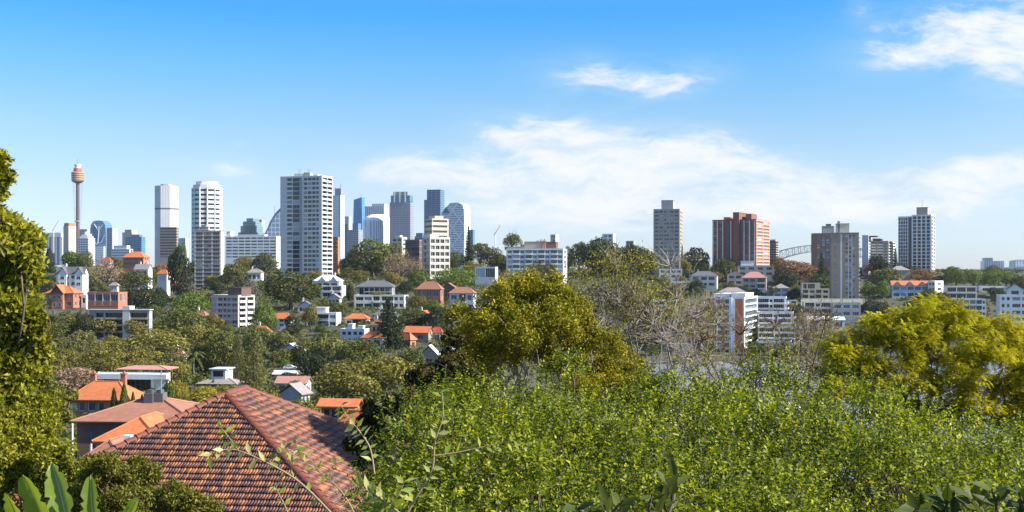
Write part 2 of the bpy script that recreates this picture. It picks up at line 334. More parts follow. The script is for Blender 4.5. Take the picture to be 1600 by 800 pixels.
def facade(M, wins, p, q, z0, z1, n, bs, sill, head, rec, off=None):
    """wall from p to q with real openings; wins collects what goes into them"""
    p = Vector((*p, 0)); q = Vector((*q, 0)); wdt = (q-p).length
    if wdt < .05: return
    u = (q-p)/wdt; nr = Vector((u.y, -u.x, 0))
    def P(x, z, d=0): v = p+u*x-nr*d; return (v.x, v.y, z)
    if not bs: M.quad(P(0,z0),P(wdt,z0),P(wdt,z1),P(0,z1)); return
    fh = (z1-z0)/n; T = sum(a for _, a in bs); x = 0; ang = math.atan2(u.y, u.x)
    for t, a in bs:
        bw = wdt*a/T; x1 = x+bw
        if t == 'w' or t == 'c':
            M.quad(P(x,z0),P(x1,z0),P(x1,z1),P(x,z1), 1 if t == 'c' else 0)
        else:
            s, hd, dp = {'o': (sill, head, rec), 'b': (.06, .9, 1.3), 'g': (.04, .93, .12), 's': (max(sill, .45), head, rec)}[t]
            zprev = z0
            for k in range(n):
                za, zb = z0+fh*(k+s), z0+fh*(k+hd)
                M.quad(P(x,zprev),P(x1,zprev),P(x1,za),P(x,za)); zprev = zb
                M.quad(P(x,za),P(x1,za),P(x1,za,dp),P(x,za,dp)); M.quad(P(x,zb,dp),P(x1,zb,dp),P(x1,zb),P(x,zb))
                M.quad(P(x,za),P(x,za,dp),P(x,zb,dp),P(x,zb)); M.quad(P(x1,za,dp),P(x1,za),P(x1,zb),P(x1,zb,dp))
                wins.append(('w', P((x+x1)/2, za, dp-.002), bw, zb-za, ang))
                if t == 'b': wins.append(('b', P((x+x1)/2, z0+fh*k+.03, 0), bw, 0, ang))
            M.quad(P(x,zprev),P(x1,zprev),P(x1,z1),P(x,z1))
        x = x1
def block(root, wall, poly, z0, z1, n, facs, sill=.28, head=.8, rec=.25, par=.9, roofm=None, glass=None, frame=None, rail=None, slab=0, zb=None,
          proj=.5, up=.95, trim=None, second=None, limit=100, flat=True, M0=None):
    """a storeyed mass on a CCW plan; children of root: wall, window, balcony, roof"""
    M = MB(); wins = []; n_ = len(poly)
    for i in range(n_):
        p, q = poly[i], poly[(i+1)%n_]
        facade(M, wins, p, q, z0, z1, n, bays(facs[i]) if i < len(facs) else None, sill, head, rec)
        if zb is not None and zb < z0: M.quad((*p,zb),(*q,zb),(*q,z0),(*p,z0))
        if par: M.quad((*p,z1),(*q,z1),(*q,z1+par),(*p,z1+par))
    if slab:
        c = Vector((sum(p[0] for p in poly)/n_, sum(p[1] for p in poly)/n_)); big = []
        for i in range(n_):
            a, b, d = Vector(poly[i-1]), Vector(poly[i]), Vector(poly[(i+1)%n_])
            n1 = Vector(((b-a).y, -(b-a).x)).normalized(); n2 = Vector(((d-b).y, -(d-b).x)).normalized(); m = n1+n2
            big.append(tuple(b+m*(slab/max(.3, m.dot(n1)))))
        fh = (z1-z0)/n
        for k in range(0 if zb else 1, n+1): M.prism(big, z0+fh*k-.14, z0+fh*k+.14, 2)
    mats = [wall, second or wall, trim or wall]
    M.build('wall', mats, root, M0)
    if flat:
        R = MB(); c = Vector((sum(p[0] for p in poly)/n_, sum(p[1] for p in poly)/n_))
        ins = [tuple(c+(Vector(p)-c)*.985) for p in poly]
        R.prism(ins, z1-.2, z1+.05)
        if par:
            R.prism(poly, z1+par, z1+par+.12, 1, True)if False else None
            for i in range(n_):
                p, q, pi, qi = poly[i], poly[(i+1)%n_], ins[i], ins[(i+1)%n_]
                R.quad((*p,z1+par),(*q,z1+par),(*qi,z1+par),(*pi,z1+par), 1); R.quad((*qi,z1+.05),(*pi,z1+.05),(*pi,z1+par),(*qi,z1+par), 1)
        R.build('roof', [roofm or FLATR, wall], root, M0)
    glass = glass or GLASS; frame = frame or FRAMEW; rest = {}; cnt = {'w': 0, 'b': 0}
    for kind, loc, w_, h_, ang in wins:
        me = window_mesh(w_, h_, glass, frame) if kind == 'w' else balcony_mesh(w_, wall if not trim else trim, rail, proj, up)
        Mx = Matrix.Translation(loc) @ Matrix.Rotation(ang, 4, 'Z')
        if M0 is not None: Mx = M0 @ Mx
        cnt[kind] += 1
        if cnt[kind] <= limit: link('window' if kind == 'w' else 'balcony', me, root, Mx)
        else: rest.setdefault(kind, []).append((me, Mx))
    for kind, L in rest.items():
        b = MB()
        for me, Mx in L: b.add([Mx @ v.co for v in me.vertices], [tuple(p.vertices) for p in me.polygons]); b.m[-len(me.polygons):] = [p.material_index for p in me.polygons]
        o = b.build('window' if kind == 'w' else 'balcony', list(L[0][0].materials), root); o['kind'] = 'stuff'
def pitched(root, x0, x1, y0, y1, z, h, kind, mat, over=.5, wall=None, chim=0, M0=None, tk=.16):
    """hip / gable roof with thickness; gable 'x': ridge along x, 'y': gable end towards the street"""
    a0, a1, b0, b1 = x0-over, x1+over, y0-over, y1+over; R = MB()
    if kind == 'hip':
        d = min(a1-a0, b1-b0)/2
        r = [((a0+d), (b0+b1)/2), ((a1-d), (b0+b1)/2)] if a1-a0 >= b1-b0 else [((a0+a1)/2, b0+d), ((a0+a1)/2, b1-d)]
        zt = z+h
        c = [(a0,b0),(a1,b0),(a1,b1),(a0,b1)]
        v = [(*p, z) for p in c]+[(*p, z-tk) for p in c]+[(*r[0], zt), (*r[1], zt)]
        f = [(0,1,9,8),(1,2,9),(2,3,8,9),(3,0,8)] if a1-a0 >= b1-b0 else [(0,1,8),(1,2,9,8),(2,3,9),(3,0,8,9)]
        R.add(v, f+[(4,5,1,0),(5,6,2,1),(6,7,3,2),(7,4,0,3),(7,6,5,4)])
        hips = [(v[0],v[8]),(v[1],v[9] if a1-a0 >= b1-b0 else v[8]),(v[2],v[9]),(v[3],v[8] if a1-a0 >= b1-b0 else v[9]),(v[8],v[9])]
        for a, b in hips:
            if (Vector(a)-Vector(b)).length > .1: R.tube([a, b], .12, 4, 0)
    else:
        if kind == 'x':
            m = (b0+b1)/2; pr = [(b0,z),(m,z+h),(b1,z),(b1,z-tk),(m,z+h-tk),(b0,z-tk)]; V = [(a0,*p) for p in pr]+[(a1,*p) for p in pr]
        else:
            m = (a0+a1)/2; pr = [(a0,z),(m,z+h),(a1,z),(a1,z-tk),(m,z+h-tk),(a0,z-tk)]; V = [(p[0],b0,p[1]) for p in pr]+[(p[0],b1,p[1]) for p in pr]
        R.add(V, [(i,(i+1)%6,6+(i+1)%6,6+i) for i in range(6)]+[(0,1,4,5),(1,2,3,4),(6,7,10,11),(7,8,9,10)])
        if wall is not None:
            G = MB(); hh = h*(1-over*2/((b1-b0) if kind == 'x' else (a1-a0)))-tk
            if kind == 'x':
                for xx in (x0, x1): G = MB(); G.add([(xx,y0,z-.01),(xx,y1,z-.01),(xx,m,z+hh)], [(0,1,2)]); G.build('gable', wall, root, M0)
            else:
                for yy_ in (y0, y1): G = MB(); G.add([(x0,yy_,z-.01),(x1,yy_,z-.01),(m,yy_,z+hh)], [(0,1,2)]); G.build('gable', wall, root, M0)
    ro = R.build('roof', mat, root, M0)
    for k in range(chim):
        cx = x0+(x1-x0)*(.25+.5*k); cy = (y0+y1)/2+.8
        c = MB(); c.box(cx-.4, cx+.4, cy-.35, cy+.35, z, z+h+1.1); c.box(cx-.5, cx+.5, cy-.45, cy+.45, z+h+1.1, z+h+1.3); c.box(cx-.15, cx+.15, cy-.15, cy+.15, z+h+1.3, z+h+1.7)
        c.build('chimney', wall or REDB, ro)
    return ro
def B(name, label, cat, pl, pc, pr, yt, yb, D, th, n, L, R='', wall=WHITE, dep=12.0, plant=(), roof=None, group=None, side='', M0=None, root=None, base=6, **k):
    """one building: left edge, near corner, right edge (photo px), top/base rows, distance, turn of its front to the left, storeys, bays"""
    D = D or dfor(pc, yb); r = math.radians(th); cs, sn = math.cos(r), math.sin(r); kl, kr = (pl-800)/F, (pr-800)/F
    if pr <= pc+.5 and pc < 760:           # the sunlit return wall is in view: keep it inside the right edge
        dep = min(dep, .5*(pr-pl)*D/F); pc = max(800+F*(kr*(D+dep*cs)-dep*sn)/D, pl+.66*(pr-pl))
        if not R: R = 'w1 o.7 w1 o.7 w1'
    C = at(pc, yb, D)
    wl = (kl*D-C.x)/(-cs-kl*sn); wr = (kr*D-C.x)/(sn-kr*cs) if pr > pc+.5 and th else dep
    if not 1 < wr < 80: wr = dep
    z1 = (yb-yt)/F*D
    base = max(base, C.z-gz(C.x, C.y)+3)
    root = tag(empty(name, C, -r), label, cat, group)
    poly = [(-wl,0),(0,0),(0,wr),(-wl,wr)]
    if roof: k['par'] = 0; k['flat'] = False
    block(root, wall, poly, 0, z1, n, [L, R, '', side], zb=-base, **k)
    for f in plant:
        fx0, fx1, fy0, fy1, h = f[:5]; m = f[5] if len(f) > 5 else wall
        b = MB(); b.box(-wl*(1-fx0), -wl*(1-fx1), wr*fy0, wr*fy1, z1+.02, z1+h); b.box(-wl*(1-fx0)-.2, -wl*(1-fx1)+.2, wr*fy0-.2, wr*fy1+.2, z1+h, z1+h+.25)
        b.build('plant_room', m, root)
    if roof:
        kind, h, mat = roof[:3]
        pitched(root, -wl, 0, 0, wr, z1, h, kind, mat, wall=wall, chim=roof[3] if len(roof) > 3 else 0)
    return root, wl, wr, z1
def aerial(root, x, y, z, h, arms=2):
    b = MB(); b.tube([(x,y,z),(x,y,z+h)], [.14,.08], 5)
    for i in range(arms): zz = z+h-.3-i*1.1; b.tube([(x-1.6+i*.4,y,zz),(x+1.6-i*.4,y,zz)], .07, 4)
    b.build('aerial', STEEL, root)

# ---- towers of the near ridge
def white_tower():
    r, wl, wr, z1 = B('apartment_tower', 'biggest white slab tower with dark balcony columns and a bright sunlit side', 'tower', 438,503,520,276,432,820,20,22,
      'w3.4 o2.4 w.4 g4.4 w.7 b.01 w.5 o1.5 w.35 o1.8 w.35 o1.6 w.35 o1.2 w1.6','w.3 b3 w.2 b3 w.3', wallmat('warm_white_concrete',(.64,.63,.6),.16), trim=WHITE, slab=.06, proj=.4, up=1.0, glass=GLASS, frame=FRAMED, sill=.25, head=.85,
      plant=[(.28,.5,.2,.7,2.6),(.52,.66,.2,.6,3.2,GREY),(.72,.82,.3,.6,2.0)])
    for x in (.35,.58): aerial(r, -wl*(1-x), wr*.4, z1+2.8, 3.5)
    b = MB(); b.box(-wl*.5-.9, -wl*.5+.5, -.5, .0, 0, z1-1, 0); b.build('downpipe_fin', GREY, r)
white_tower()
B('apartment_tower','brown brick tower with pale vertical piers, in front of the round white tower','tower',304,345,349,362,457,780,7,15,
  'c.9 o4 c.9 o2.2 w.3 o2.2 c.9 o4 c.9','c1',wallmat('rose_brown_spandrel',(.2,.135,.115),.15),second=CREAM,trim=OFFW,slab=.16,rec=.5,glass=GLASS,sill=.3,head=.86,plant=[(.15,.5,.3,.8,3.2,GREY),(.22,.4,.35,.7,4.2,GREY)])
B('apartment_tower','narrow grey brown tower with a tall square lift housing on its roof','tower',1021,1062,1067,328,420,950,12,15,'w.7 o1.5 w.5 o1.6 w.6 o.9 w.25 o.9 w.6 o1.6 w.5 o1.5 w.7','w1 o1 w1 o1 w1',TANW,glass=GLASSB,frame=FRAMED,sill=.34,head=.78,rec=.2,
  plant=[(.28,.73,.15,.85,8,GREY)])
REDSHADE = brickmat('shade_toned_red_brick_shaft', (.24,.085,.055), (.19,.065,.045), (.25,.2,.18))  # dark red brick, deepened so the shafts read as shaded
def brick_tower():
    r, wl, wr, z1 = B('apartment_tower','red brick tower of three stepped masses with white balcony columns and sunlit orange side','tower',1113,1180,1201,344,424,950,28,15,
      'c.5 o1.4 c.4 w.5 o1.4 c.4 w1.6 o.8 w.6 c.4 w1.2 o.8 c.5 w1.4 o1 c.6 w.4 o1.4 c.5 w.4 o1.2 c.5','',wallmat('shade_toned_red_brick',(.2,.075,.05),.2),second=OFFW,slab=0,glass=GLASSD,frame=FRAMEW,rec=.6,sill=.25,head=.82,plant=[(.2,.34,.2,.6,3,REDB)])  # wall colour darkened to carry the shade of the left face
    block(r, ORB, [(.02,.1),(.9,.1),(.9,wr),(.02,wr)], 0, z1, 15, ['','w.5 o2.6 w.6 o2.6 w.5'], zb=-6, glass=GLASS, frame=FRAMEW, trim=OFFW, slab=.04, sill=.3, head=.8)  # slab added in brighter brick, so its colour gives the sunlit side
    b = MB(); x0, x1 = -wl*.5, -wl*.36; b.box(x0, x1, -1.5, wr*.5, 0, z1+6.2); b.box(x0-.2, x1+.2, -1.7, wr*.5+.2, z1+6.2, z1+6.6); b.build('lift_shaft', REDSHADE, r)
    b = MB(); x0, x1 = -wl*.28, -wl*.15; b.box(x0, x1, wr*.2, wr*.6, 0, z1+5.6); b.build('lift_shaft', REDSHADE, r)
    b = MB(); b.box(-wl*.31, -wl*.27, -.3, 0, 0, z1-.5); b.box(-wl*.66, -wl*.6, -.3, 0, 0, z1-.5); b.build('painted_shadow_strip', DGREY, r)  # solid dark strips stand in for shadow on the front
brick_tower()
B('apartment_tower','dark brown tower with rust balconies just right of the red brick tower','tower',1200,1212,1216,378,404,1150,20,7,'w.3 b2 w.3 b2 w.3','b1',BROWNB,trim=TANW,glass=GLASSD,plant=[(.2,.9,.2,.8,2.2,GREY)])
B('apartment_tower','brown brick tower with a blue window column, half hidden behind the slim tan tower','tower',1270,1301,1306,366,408,960,8,11,'w1.5 o1 w.8 o1 w.5 o1 w1.2','',BROWNB,glass=GLASSB,sill=.2,head=.86,plant=[(.52,1.1,.2,.8,6.5,GREY),(.72,.95,.3,.7,8.2,DGREY)])
def tan_tower():
    r, wl, wr, z1 = B('apartment_tower','slim tan tower with a pale central window bay and white balconies down one edge','tower',1299,1342,1347,366,468,800,10,16,
      'w1.6 s.7 w2.2 c.9 w1.5 o1.5 c.3 o1.5 c.3 o1.5 w1.8','w.4 b2 w.4',TANB,second=PALEB,trim=WHITE,glass=GLASSB,sill=.34,head=.84,rec=.3,proj=.9,up=.9,plant=[(.2,.66,.1,.8,7.2,CREAM),(.24,.32,.1,.3,8.6,GREY)])
    b = MB(); b.box(-wl-.4, .4, -.4, wr+.4, z1+.9, z1+1.25); b.build('roof_slab', GREY, r)
tan_tower()
B('apartment_block','grey stepped apartment block with a white slab end, behind the dark pine shaped tree','apartment block',1347,1357,1362,369,412,980,20,9,'w2','w.2 o1 w.2',PALEB,plant=[(1.0,2.2,.1,.8,.2,BROWNB)])
B('apartment_block','grey brown apartment block with balconies stepping down beside the black and white tower','apartment block',1358,1388,1399,378,418,1000,24,9,'w.5 b2 w.5 b2 w.5 o1 w.5','w.2 b2 w.3 b2 w.2',TANW,trim=OFFW,glass=GLASSD,plant=[(.1,.45,.2,.7,3,BROWNB)])
def bw_tower():
    D = 1000; C = at(1456, 426, D); r = tag(empty('apartment_tower', C, -math.radians(30)), 'black and white striped tower with a roof aerial, standing alone on the ridge', 'tower')
    s = D/F; z1 = (426-337)*s
    def X(p): return ((p-1456)*s)
    kw = dict(glass=GLASSD, frame=FRAMED, sill=.1, head=.9, rec=.35, limit=60)
    block(r, WHITE, [(-16,-1.5),(0,-1.5),(0,14),(-16,14)], 0, z1, 16, ['w.5 o1.3 w.45 o1.3 w.45 o1.3 w.45 o1.3 w.6','w.4 b3 w.5 o.8 w.4 o.8 w.5 o1.8 w.4'], zb=-6, **kw)
    block(r, WHITE, [(-28,3),(-16.02,3),(-16.02,14),(-28,14)], 0, z1-.8, 16, ['w.3 o1 w.35 o1 w.35 o1 w.35 o1 w.6 c2.6',''], zb=-6, second=DGREY, **kw)
    b = MB(); b.box(-13,-4,3,10,z1+.1,z1+7.2); b.box(-13.2,-3.8,2.8,10.2,z1+7.2,z1+7.5); b.build('plant_room', TANW, r)
    aerial(r, -9, 6, z1+7.5, 6, 1)
bw_tower()
def round_tower():
    D = 1010; C = at(323.5, 420, D); r = tag(empty('apartment_tower', C), 'white twelve sided round tower with dark ribbon windows, behind the brown brick tower', 'tower')
    R = 22.5*D/F; z1 = (420-296)*D/F
    pl = [(R*math.cos(2*PI*(i+.5)/12-PI/2), R*math.sin(2*PI*(i+.5)/12-PI/2)) for i in range(12)]
    block(r, WHITE, pl, 0, z1, 17, ['w.3 s2.6 w.3']*12, sill=.45, head=.9, rec=.6, glass=GLASSD, frame=FRAMED, par=1.2, zb=-8)
    for k, (rr, h0, h1) in enumerate(((.94,1.3,3.6),(.74,3.6,6.4))):
        b = MB(); b.prism([(x*rr, y*rr) for x, y in pl], z1+h0-.3, z1+h1); b.build('crown_storey', WHITE, r)
    b = MB()
    for i in range(12):
        x, y = pl[i]; b.box(x*1.01-.35, x*1.01+.35, y*1.01-.35, y*1.01+.35, 0, z1+1.1)
    b.build('pier', WHITE, r)
round_tower()
B('apartment_block','white gridded apartment block with dark windows on the ridge, cream penthouse tower rising behind it','apartment block',660,672,703,372,432,880,60,6,'w.3 o1 w.2','c.25 o1.2 c.25 o1.2 c.25 o1.2 c.25 o1.2 c.25',OFFW,second=CREAM,slab=.2,glass=GLASSD,sill=.22,head=.84,rec=.8,plant=[(.0,.9,.05,.45,2.6,WHITE)])
B('apartment_block','dark brown wing with pale floor bands, left of the white gridded block','apartment block',633,655,659,376,430,905,20,6,'o1 w.2 o1 w.2 o1','w1',BROWNB,slab=.2,trim=BEIGE,glass=GLASSD,sill=.3,head=.8)
B('apartment_tower','cream apartment tower with brown horizontal bands, above the white gridded block','tower',664,675,701,343,400,1000,58,7,'o1','w.3 o5 w.5',CREAM,slab=.25,glass=glassmat('bronze_glass',(.12,.07,.045),(.2,.13,.09),.3,.4),frame=FRAMED,sill=.5,head=.88,rec=.5,plant=[(.1,.95,.2,.7,3,CREAM)])
B('apartment_block','cream stepped rooftop apartments peeping over the dark wooded hill','apartment block',612,628,636,372,392,980,30,3,'w.3 o1 w.3 o1 w.3','w.3 o1 w.3',CREAM,plant=[(.2,.7,.2,.7,2.2,OFFW)],glass=GLASSD)
B('apartment_block','small orange balconied block tucked behind the right edge of the white slab tower','apartment block',516,528,531,372,396,960,25,4,'w.2 b2 w.2','w1',ORB,trim=ORANGE,glass=GLASSD)
B('apartment_block','long four storey grey block with white balconies and a brown penthouse','apartment block',791,880,886,390,421,860,8,4,'w.4 o1 w.3 b1.6 w.3 o1 w.3 b1.6 w.3 o1 w.3 b1.6 w.3 o1 w.3 b1.6 w.3 o1 w.3','w.4 o1 w.4',PALEB,trim=WHITE,glass=GLASSB,slab=.15,plant=[(-.05,.3,.2,.7,2.2,GREYT),(.3,.62,.2,.8,5.8,TANW),(.62,.68,.15,.7,5.9,ORB),(.68,.86,.2,.8,5.6,BROWNB)])
B('house','flat roofed green grey pavilion among trees below the long grey block','house',742,774,778,418,434,790,10,1,'w.2 g3 w.2 g3 w.2','w1',PALEB,glass=GLASSB,par=.5)
for i, (a, b_, c, d, wl_, lb) in enumerate([(941,958,962,366,WHITE,'plain white rooftop box above the dark wooded skyline'),(860,868,873,367,CREAM,'cream rooftop block with a yellow sunlit side on the skyline')]):
    B('apartment_block', lb, 'building', a, b_, c, d, 385, 1080, 25, 3, 'w.5 o1 w.5 o1 w.5', 'w1', wl_, par=.4)
B('apartment_block','low cream skyline block at the right end of the dark wooded ridge','building',978,990,993,377,388,1080,20,2,'w.5 o1 w.5 o1 w.5','w1',BEIGE,par=.4)
B('office_block','long white office block with a fine window grid, left of the white slab tower','office block',352,432,440,370,404,1300,8,7,'w.3 o2 w.25 o2 w.25 o2 w.25 o2 w.25 o2 w.25 o2 w.25 o2 w.25 o2 w.3','w1',WHITE,glass=GLASSB,frame=FRAMED,sill=.35,head=.82,plant=[(.0,.08,.2,.8,6,WHITE),(.25,.75,.2,.8,2.5,WHITE)])
B('office_block','square block with rust brown horizontal bands, in front of the pale octagonal tower','office block',250,276,279,356,400,1400,8,10,'s1','s1',TANW,trim=BROWNB,slab=.2,glass=glassmat('rust_glass',(.2,.1,.07),(.3,.17,.12),.3,.5),frame=FRAMED,sill=.35,head=.85)
B('office_block','small pale grey block beside the rust banded block','office block',278,290,294,373,392,1500,15,4,'w.2 o1 w.2 o1 w.2','w1',PALEB,glass=GLASSB)

# ---- far city
def FT(name, label, pl, pc, pr, yt, yb, D, th, mat, extra=(), poly=None, dep=30):
    C = at(pc, yb, D); r = math.radians(th); cs, sn = math.cos(r), math.sin(r); kl, kr = (pl-800)/F, (pr-800)/F
    wl = (kl*D-C.x)/(-cs-kl*sn); wr = (kr*D-C.x)/(sn-kr*cs) if pr > pc+.5 and th else dep
    z1 = (yb-yt)/F*D; root = tag(empty(name, C, -r), label, 'tower' if 'tower' in name else 'office block')
    b = MB(); b.prism([(-wl,0),(0,0),(0,wr),(-wl,wr)], -30, z1); b.build('wall', mat, root)
    for nm, f0, f1, g0, g1, za, zb, m in extra:
        b = MB(); b.box(-wl*(1-f0), -wl*(1-f1), wr*g0, wr*g1, z1*za, z1*zb); b.build(nm, m, root)
    return root, wl, wr, z1
S = stripemat
s_pale = S('pale_striped_cladding',(.6,.6,.6),(.3,.33,.38),4,.9,5.5,.55); s_blue = S('blue_curtain_wall',(.2,.3,.42),(.06,.15,.28),4,.8,3,.85,.3); s_teal = S('teal_curtain_wall',(.12,.25,.34),(.05,.16,.25),4,.8,4,.9,.3)
s_grey = S('grey_tower_cladding',(.3,.3,.34),(.14,.16,.2),3.8,.6,3,.6); s_white = S('white_ribbed_cladding',(.72,.73,.74),(.36,.4,.46),3.8,.5,60,1); s_dark = S('dark_blue_curtain_wall',(.13,.2,.28),(.05,.1,.17),3.8,.7,9,.85,.3)
s_vert = S('vertical_ribbed_cladding',(.68,.68,.68),(.3,.32,.36),300,1,4.6,.45); s_beige = S('beige_tower_cladding',(.5,.42,.34),(.25,.24,.24),3.8,.5,5,.6); s_diag = S('white_diagrid_cladding',(.72,.74,.76),(.32,.37,.43),4.2,.55,40,1,.4,True)
s_rib = S('white_fan_ribbed_cladding',(.68,.7,.74),(.3,.35,.43),300,1,5.5,.5); s_bay = S('white_bay_cladding',(.72,.72,.72),(.12,.15,.22),300,1,9,.66)
FT('office_tower','white topped office tower with dark vertical bays, left of the needle tower',73,95,98,364,392,2500,10,s_bay,[('top_band',-.02,1.02,-.02,1.02,.78,1.02,WHITE)])
FT('office_tower','beige tower with an orange lit stepped top, behind the needle tower',99,107,119,353,392,2700,25,s_beige,[('top_storey',0,.9,.1,.9,.98,1.12,ORB)])
FT('office_tower','small beige tower close behind the white domed tower',124,136,140,358,392,2750,20,s_beige)
def needle():
    D = 2800; C = at(121.5, 425, D); r = tag(empty('observation_tower', C), 'needle thin observation tower with a golden drum shaped turret', 'tower'); s = D/F
    Z = lambda y: (425-y)*s
    b = MB(); b.lathe([(5.6,-40),(4.4,Z(372)),(4.0,Z(330)),(4.0,Z(284))], 14); b.build('shaft', plain('dark_brown_shaft',(.13,.08,.08),.6), r)
    b = MB(); b.lathe([(4,Z(287)),(11,Z(284.5)),(14.2,Z(283)),(14.6,Z(270)),(13,Z(269)),(9.5,Z(268)),(9.3,Z(266))], 24); t = b.build('turret', S('golden_turret_glass',(.42,.28,.15),(.15,.09,.06),5.2,.45,300,1,.35), r)
    b = MB(); b.lathe([(9.6,Z(267.5)),(9.2,Z(263)),(7,Z(262.5))], 24); b.build('red_ring', plain('red_band',(.55,.12,.08)), r)
    b = MB(); b.lathe([(7,Z(263)),(6.6,Z(259.5)),(7.8,Z(259)),(7.8,Z(257)),(0.1,Z(256.6))], 20); b.build('turret_cap', WHITE, r)
    b = MB(); b.lathe([(4.2,Z(347)),(7,Z(346.6)),(7,Z(345.6)),(4.2,Z(345))], 16); b.build('stay_ring', GREY, r)
    b = MB(); b.tube([(0,0,Z(256.6)),(0,0,Z(247))], [.7,.25], 5); b.build('spire', STEEL, r)
    b = MB()
    for i in range(16):
        a = 2*PI*i/16; b.tube([(7*math.cos(a),7*math.sin(a),Z(346)),(11*math.cos(a+.5),11*math.sin(a+.5),Z(284.5))], .1, 3); b.tube([(7*math.cos(a),7*math.sin(a),Z(346)),(14*math.cos(a+.5),14*math.sin(a+.5),Z(388))], .1, 3)
    b.build('stay_cables', STEEL, r)
needle()
def domed():
    D = 1800; C = at(130, 398, D); r = tag(empty('office_tower', C, -.25), 'white tower with a stepped dome on top, at the foot of the needle tower', 'tower'); s = D/F
    w_ = 9*s
    b = MB(); b.prism([(-w_,0),(w_,0),(w_,2*w_),(-w_,2*w_)], -30, 26*s); b.build('wall', S('white_grid_cladding',(.75,.74,.72),(.12,.13,.16),3.6,.55,4,.6), r)
    for i, (f, z0, z1) in enumerate(((.8,26,29),(.62,29,31.5))):
        b = MB(); b.prism([(-w_*f,w_*(1-f)),(w_*f,w_*(1-f)),(w_*f,w_*(1+f)),(-w_*f,w_*(1+f))], z0*s, z1*s); b.build('setback', WHITE, r)
    b = MB(); b.lathe([(w_*.5*math.cos(a), 31.5*s+5*s*math.sin(a)) for a in np.linspace(0, PI/2-.02, 7)], 18, 0, 0, w_); b.build('dome', METALR, r, smooth=True)
domed()
def shield():
    D = 2600; C = at(153, 425, D); r = tag(empty('office_tower', C, -.1), 'blue glass tower with rounded shoulders and a pale vein pattern', 'tower'); s = D/F
    out = [(-12.6,-20),(12.6,-20),(13,45),(12.6,66),(11.5,74),(8,79),(3,80.5),(-3,80.5),(-8,79),(-11.5,74),(-12.6,66),(-13,45)]
    b = MB(); n = len(out); V = [(x*s,0,z*s) for x, z in out]+[(x*s,34,z*s) for x, z in out]
    b.add(V, [(i,(i+1)%n,n+(i+1)%n,n+i) for i in range(n)]+[tuple(range(n-1,-1,-1)), tuple(range(n,2*n))]); b.build('wall', s_blue, r)
    b = MB()
    for pts in ([(0,44),(1.5,62),(2,72)],[(1.6,64),(-6,75)],[(1.8,66),(8,74)],[(-11,60),(-9,50),(-2,44),(6,47),(11,58)]): b.tube([(x*s,-.8,z*s) for x, z in pts], .8, 4)
    b.build('vein_ribs', PALEB, r)
    b = MB(); b.box(-12*s, 12.2*s, -9, -.01, -30, 40*s); b.build('podium', S('pale_blue_podium',(.5,.58,.66),(.2,.3,.42),3.8,.55,5,.7), r)
shield()
FT('office_tower','navy tower with a white ribbed right side, beside the rounded blue tower',167,175,183.5,357,394,2500,40,s_vert,[('glass_face',-.01,1.01,-.02,.04,-.3,1.03,s_dark)])
FT('office_tower','beige stepped block behind the teal glass block',191,206,216,363,394,2600,20,s_beige,[('top_storey',.2,.9,.1,.9,1,1.14,BEIGE)])
FT('office_tower','teal blue glass block with a stepped top, above the orange roofed villa',196,221,227,370,396,2300,15,s_teal,[('top_storey',.35,.85,.1,.9,1,1.14,s_teal)])
FT('office_tower','long low white terraced building on the skyline left of the teal glass block',174,202,208,389,400,1500,15,S('white_terrace_bands',(.75,.73,.7),(.25,.26,.28),3.4,.4,300,1),[('top_storey',.1,.85,.1,.9,1,1.5,WHITE)])
def octagon():
    D = 2400; C = at(260.5, 425, D); r = tag(empty('office_tower', C, math.radians(9)), 'pale octagonal tower with a dark belt at a third of its height from the top', 'tower'); s = D/F
    R = 18.6*s; a0 = PI/8
    pl = [(R*math.cos(2*PI*i/8+a0), R*math.sin(2*PI*i/8+a0)) for i in range(8)]
    b = MB(); b.prism(pl, -30, 134*s); b.build('wall', S('pale_fine_ribbed_cladding',(.62,.62,.63),(.36,.37,.4),300,1,3.2,.4), r)
    b = MB(); b.prism([(x*1.004,y*1.004) for x, y in pl], 97*s, 99.4*s); b.build('dark_belt', DGREY, r)
    b = MB(); b.prism([(x*.5,y*.5) for x, y in pl], 134*s, 137*s); b.build('plant_room', GREY, r)
octagon()
def stepglass():
    D = 2500; C = at(388, 425, D); r = tag(empty('office_tower', C, -.2), 'green grey glass building with chamfered stepped top, above the long white office block', 'tower'); s = D/F
    b = MB()
    for x0, x1, h in ((-17,16,62),(-13,14,72),(-9,12,79),(-3,8,84)): b.box(x0*s, x1*s, 0, 40-h*.1, -30, h*s)
    b.build('wall', S('green_curtain_wall',(.2,.3,.32),(.1,.2,.22),4,.7,4,.8,.3), r)
stepglass()
FT('office_tower','thin beige tower squeezed beside the triangular glass sail building',401,409,413,343,380,2600,20,s_beige)
def sail():
    D = 2400; C = at(425, 425, D); r = tag(empty('office_tower', C, -.1), 'sail shaped glass tower with a slanting edge rising towards the white slab tower', 'tower'); s = D/F
    out = [(-18,40),(-11,58),(-2,77),(6,90),(16,100),(18,40)]; n = len(out)
    b = MB(); V = [(x*s,0,z*s) for x, z in out]+[(x*s,30,z*s) for x, z in out]; b.add(V, [(i,(i+1)%n,n+(i+1)%n,n+i) for i in range(n)]+[tuple(range(n-1,-1,-1)), tuple(range(n,2*n))]); b.box(-18*s, 18*s, 0, 30, -30, 40*s)
    b.build('wall', S('sail_curtain_wall',(.68,.72,.76),(.22,.32,.46),9,.8,8,.8,.3), r)
    b = MB(); b.tube([(x*s,-1,z*s) for x, z in out[:5]], 2.2, 5); b.build('slanting_edge', s_dark, r)
    b = MB(); b.tube([(2*s,10,82*s),(2*s,10,104*s)], .6, 4); b.build('mast', STEEL, r)
sail()
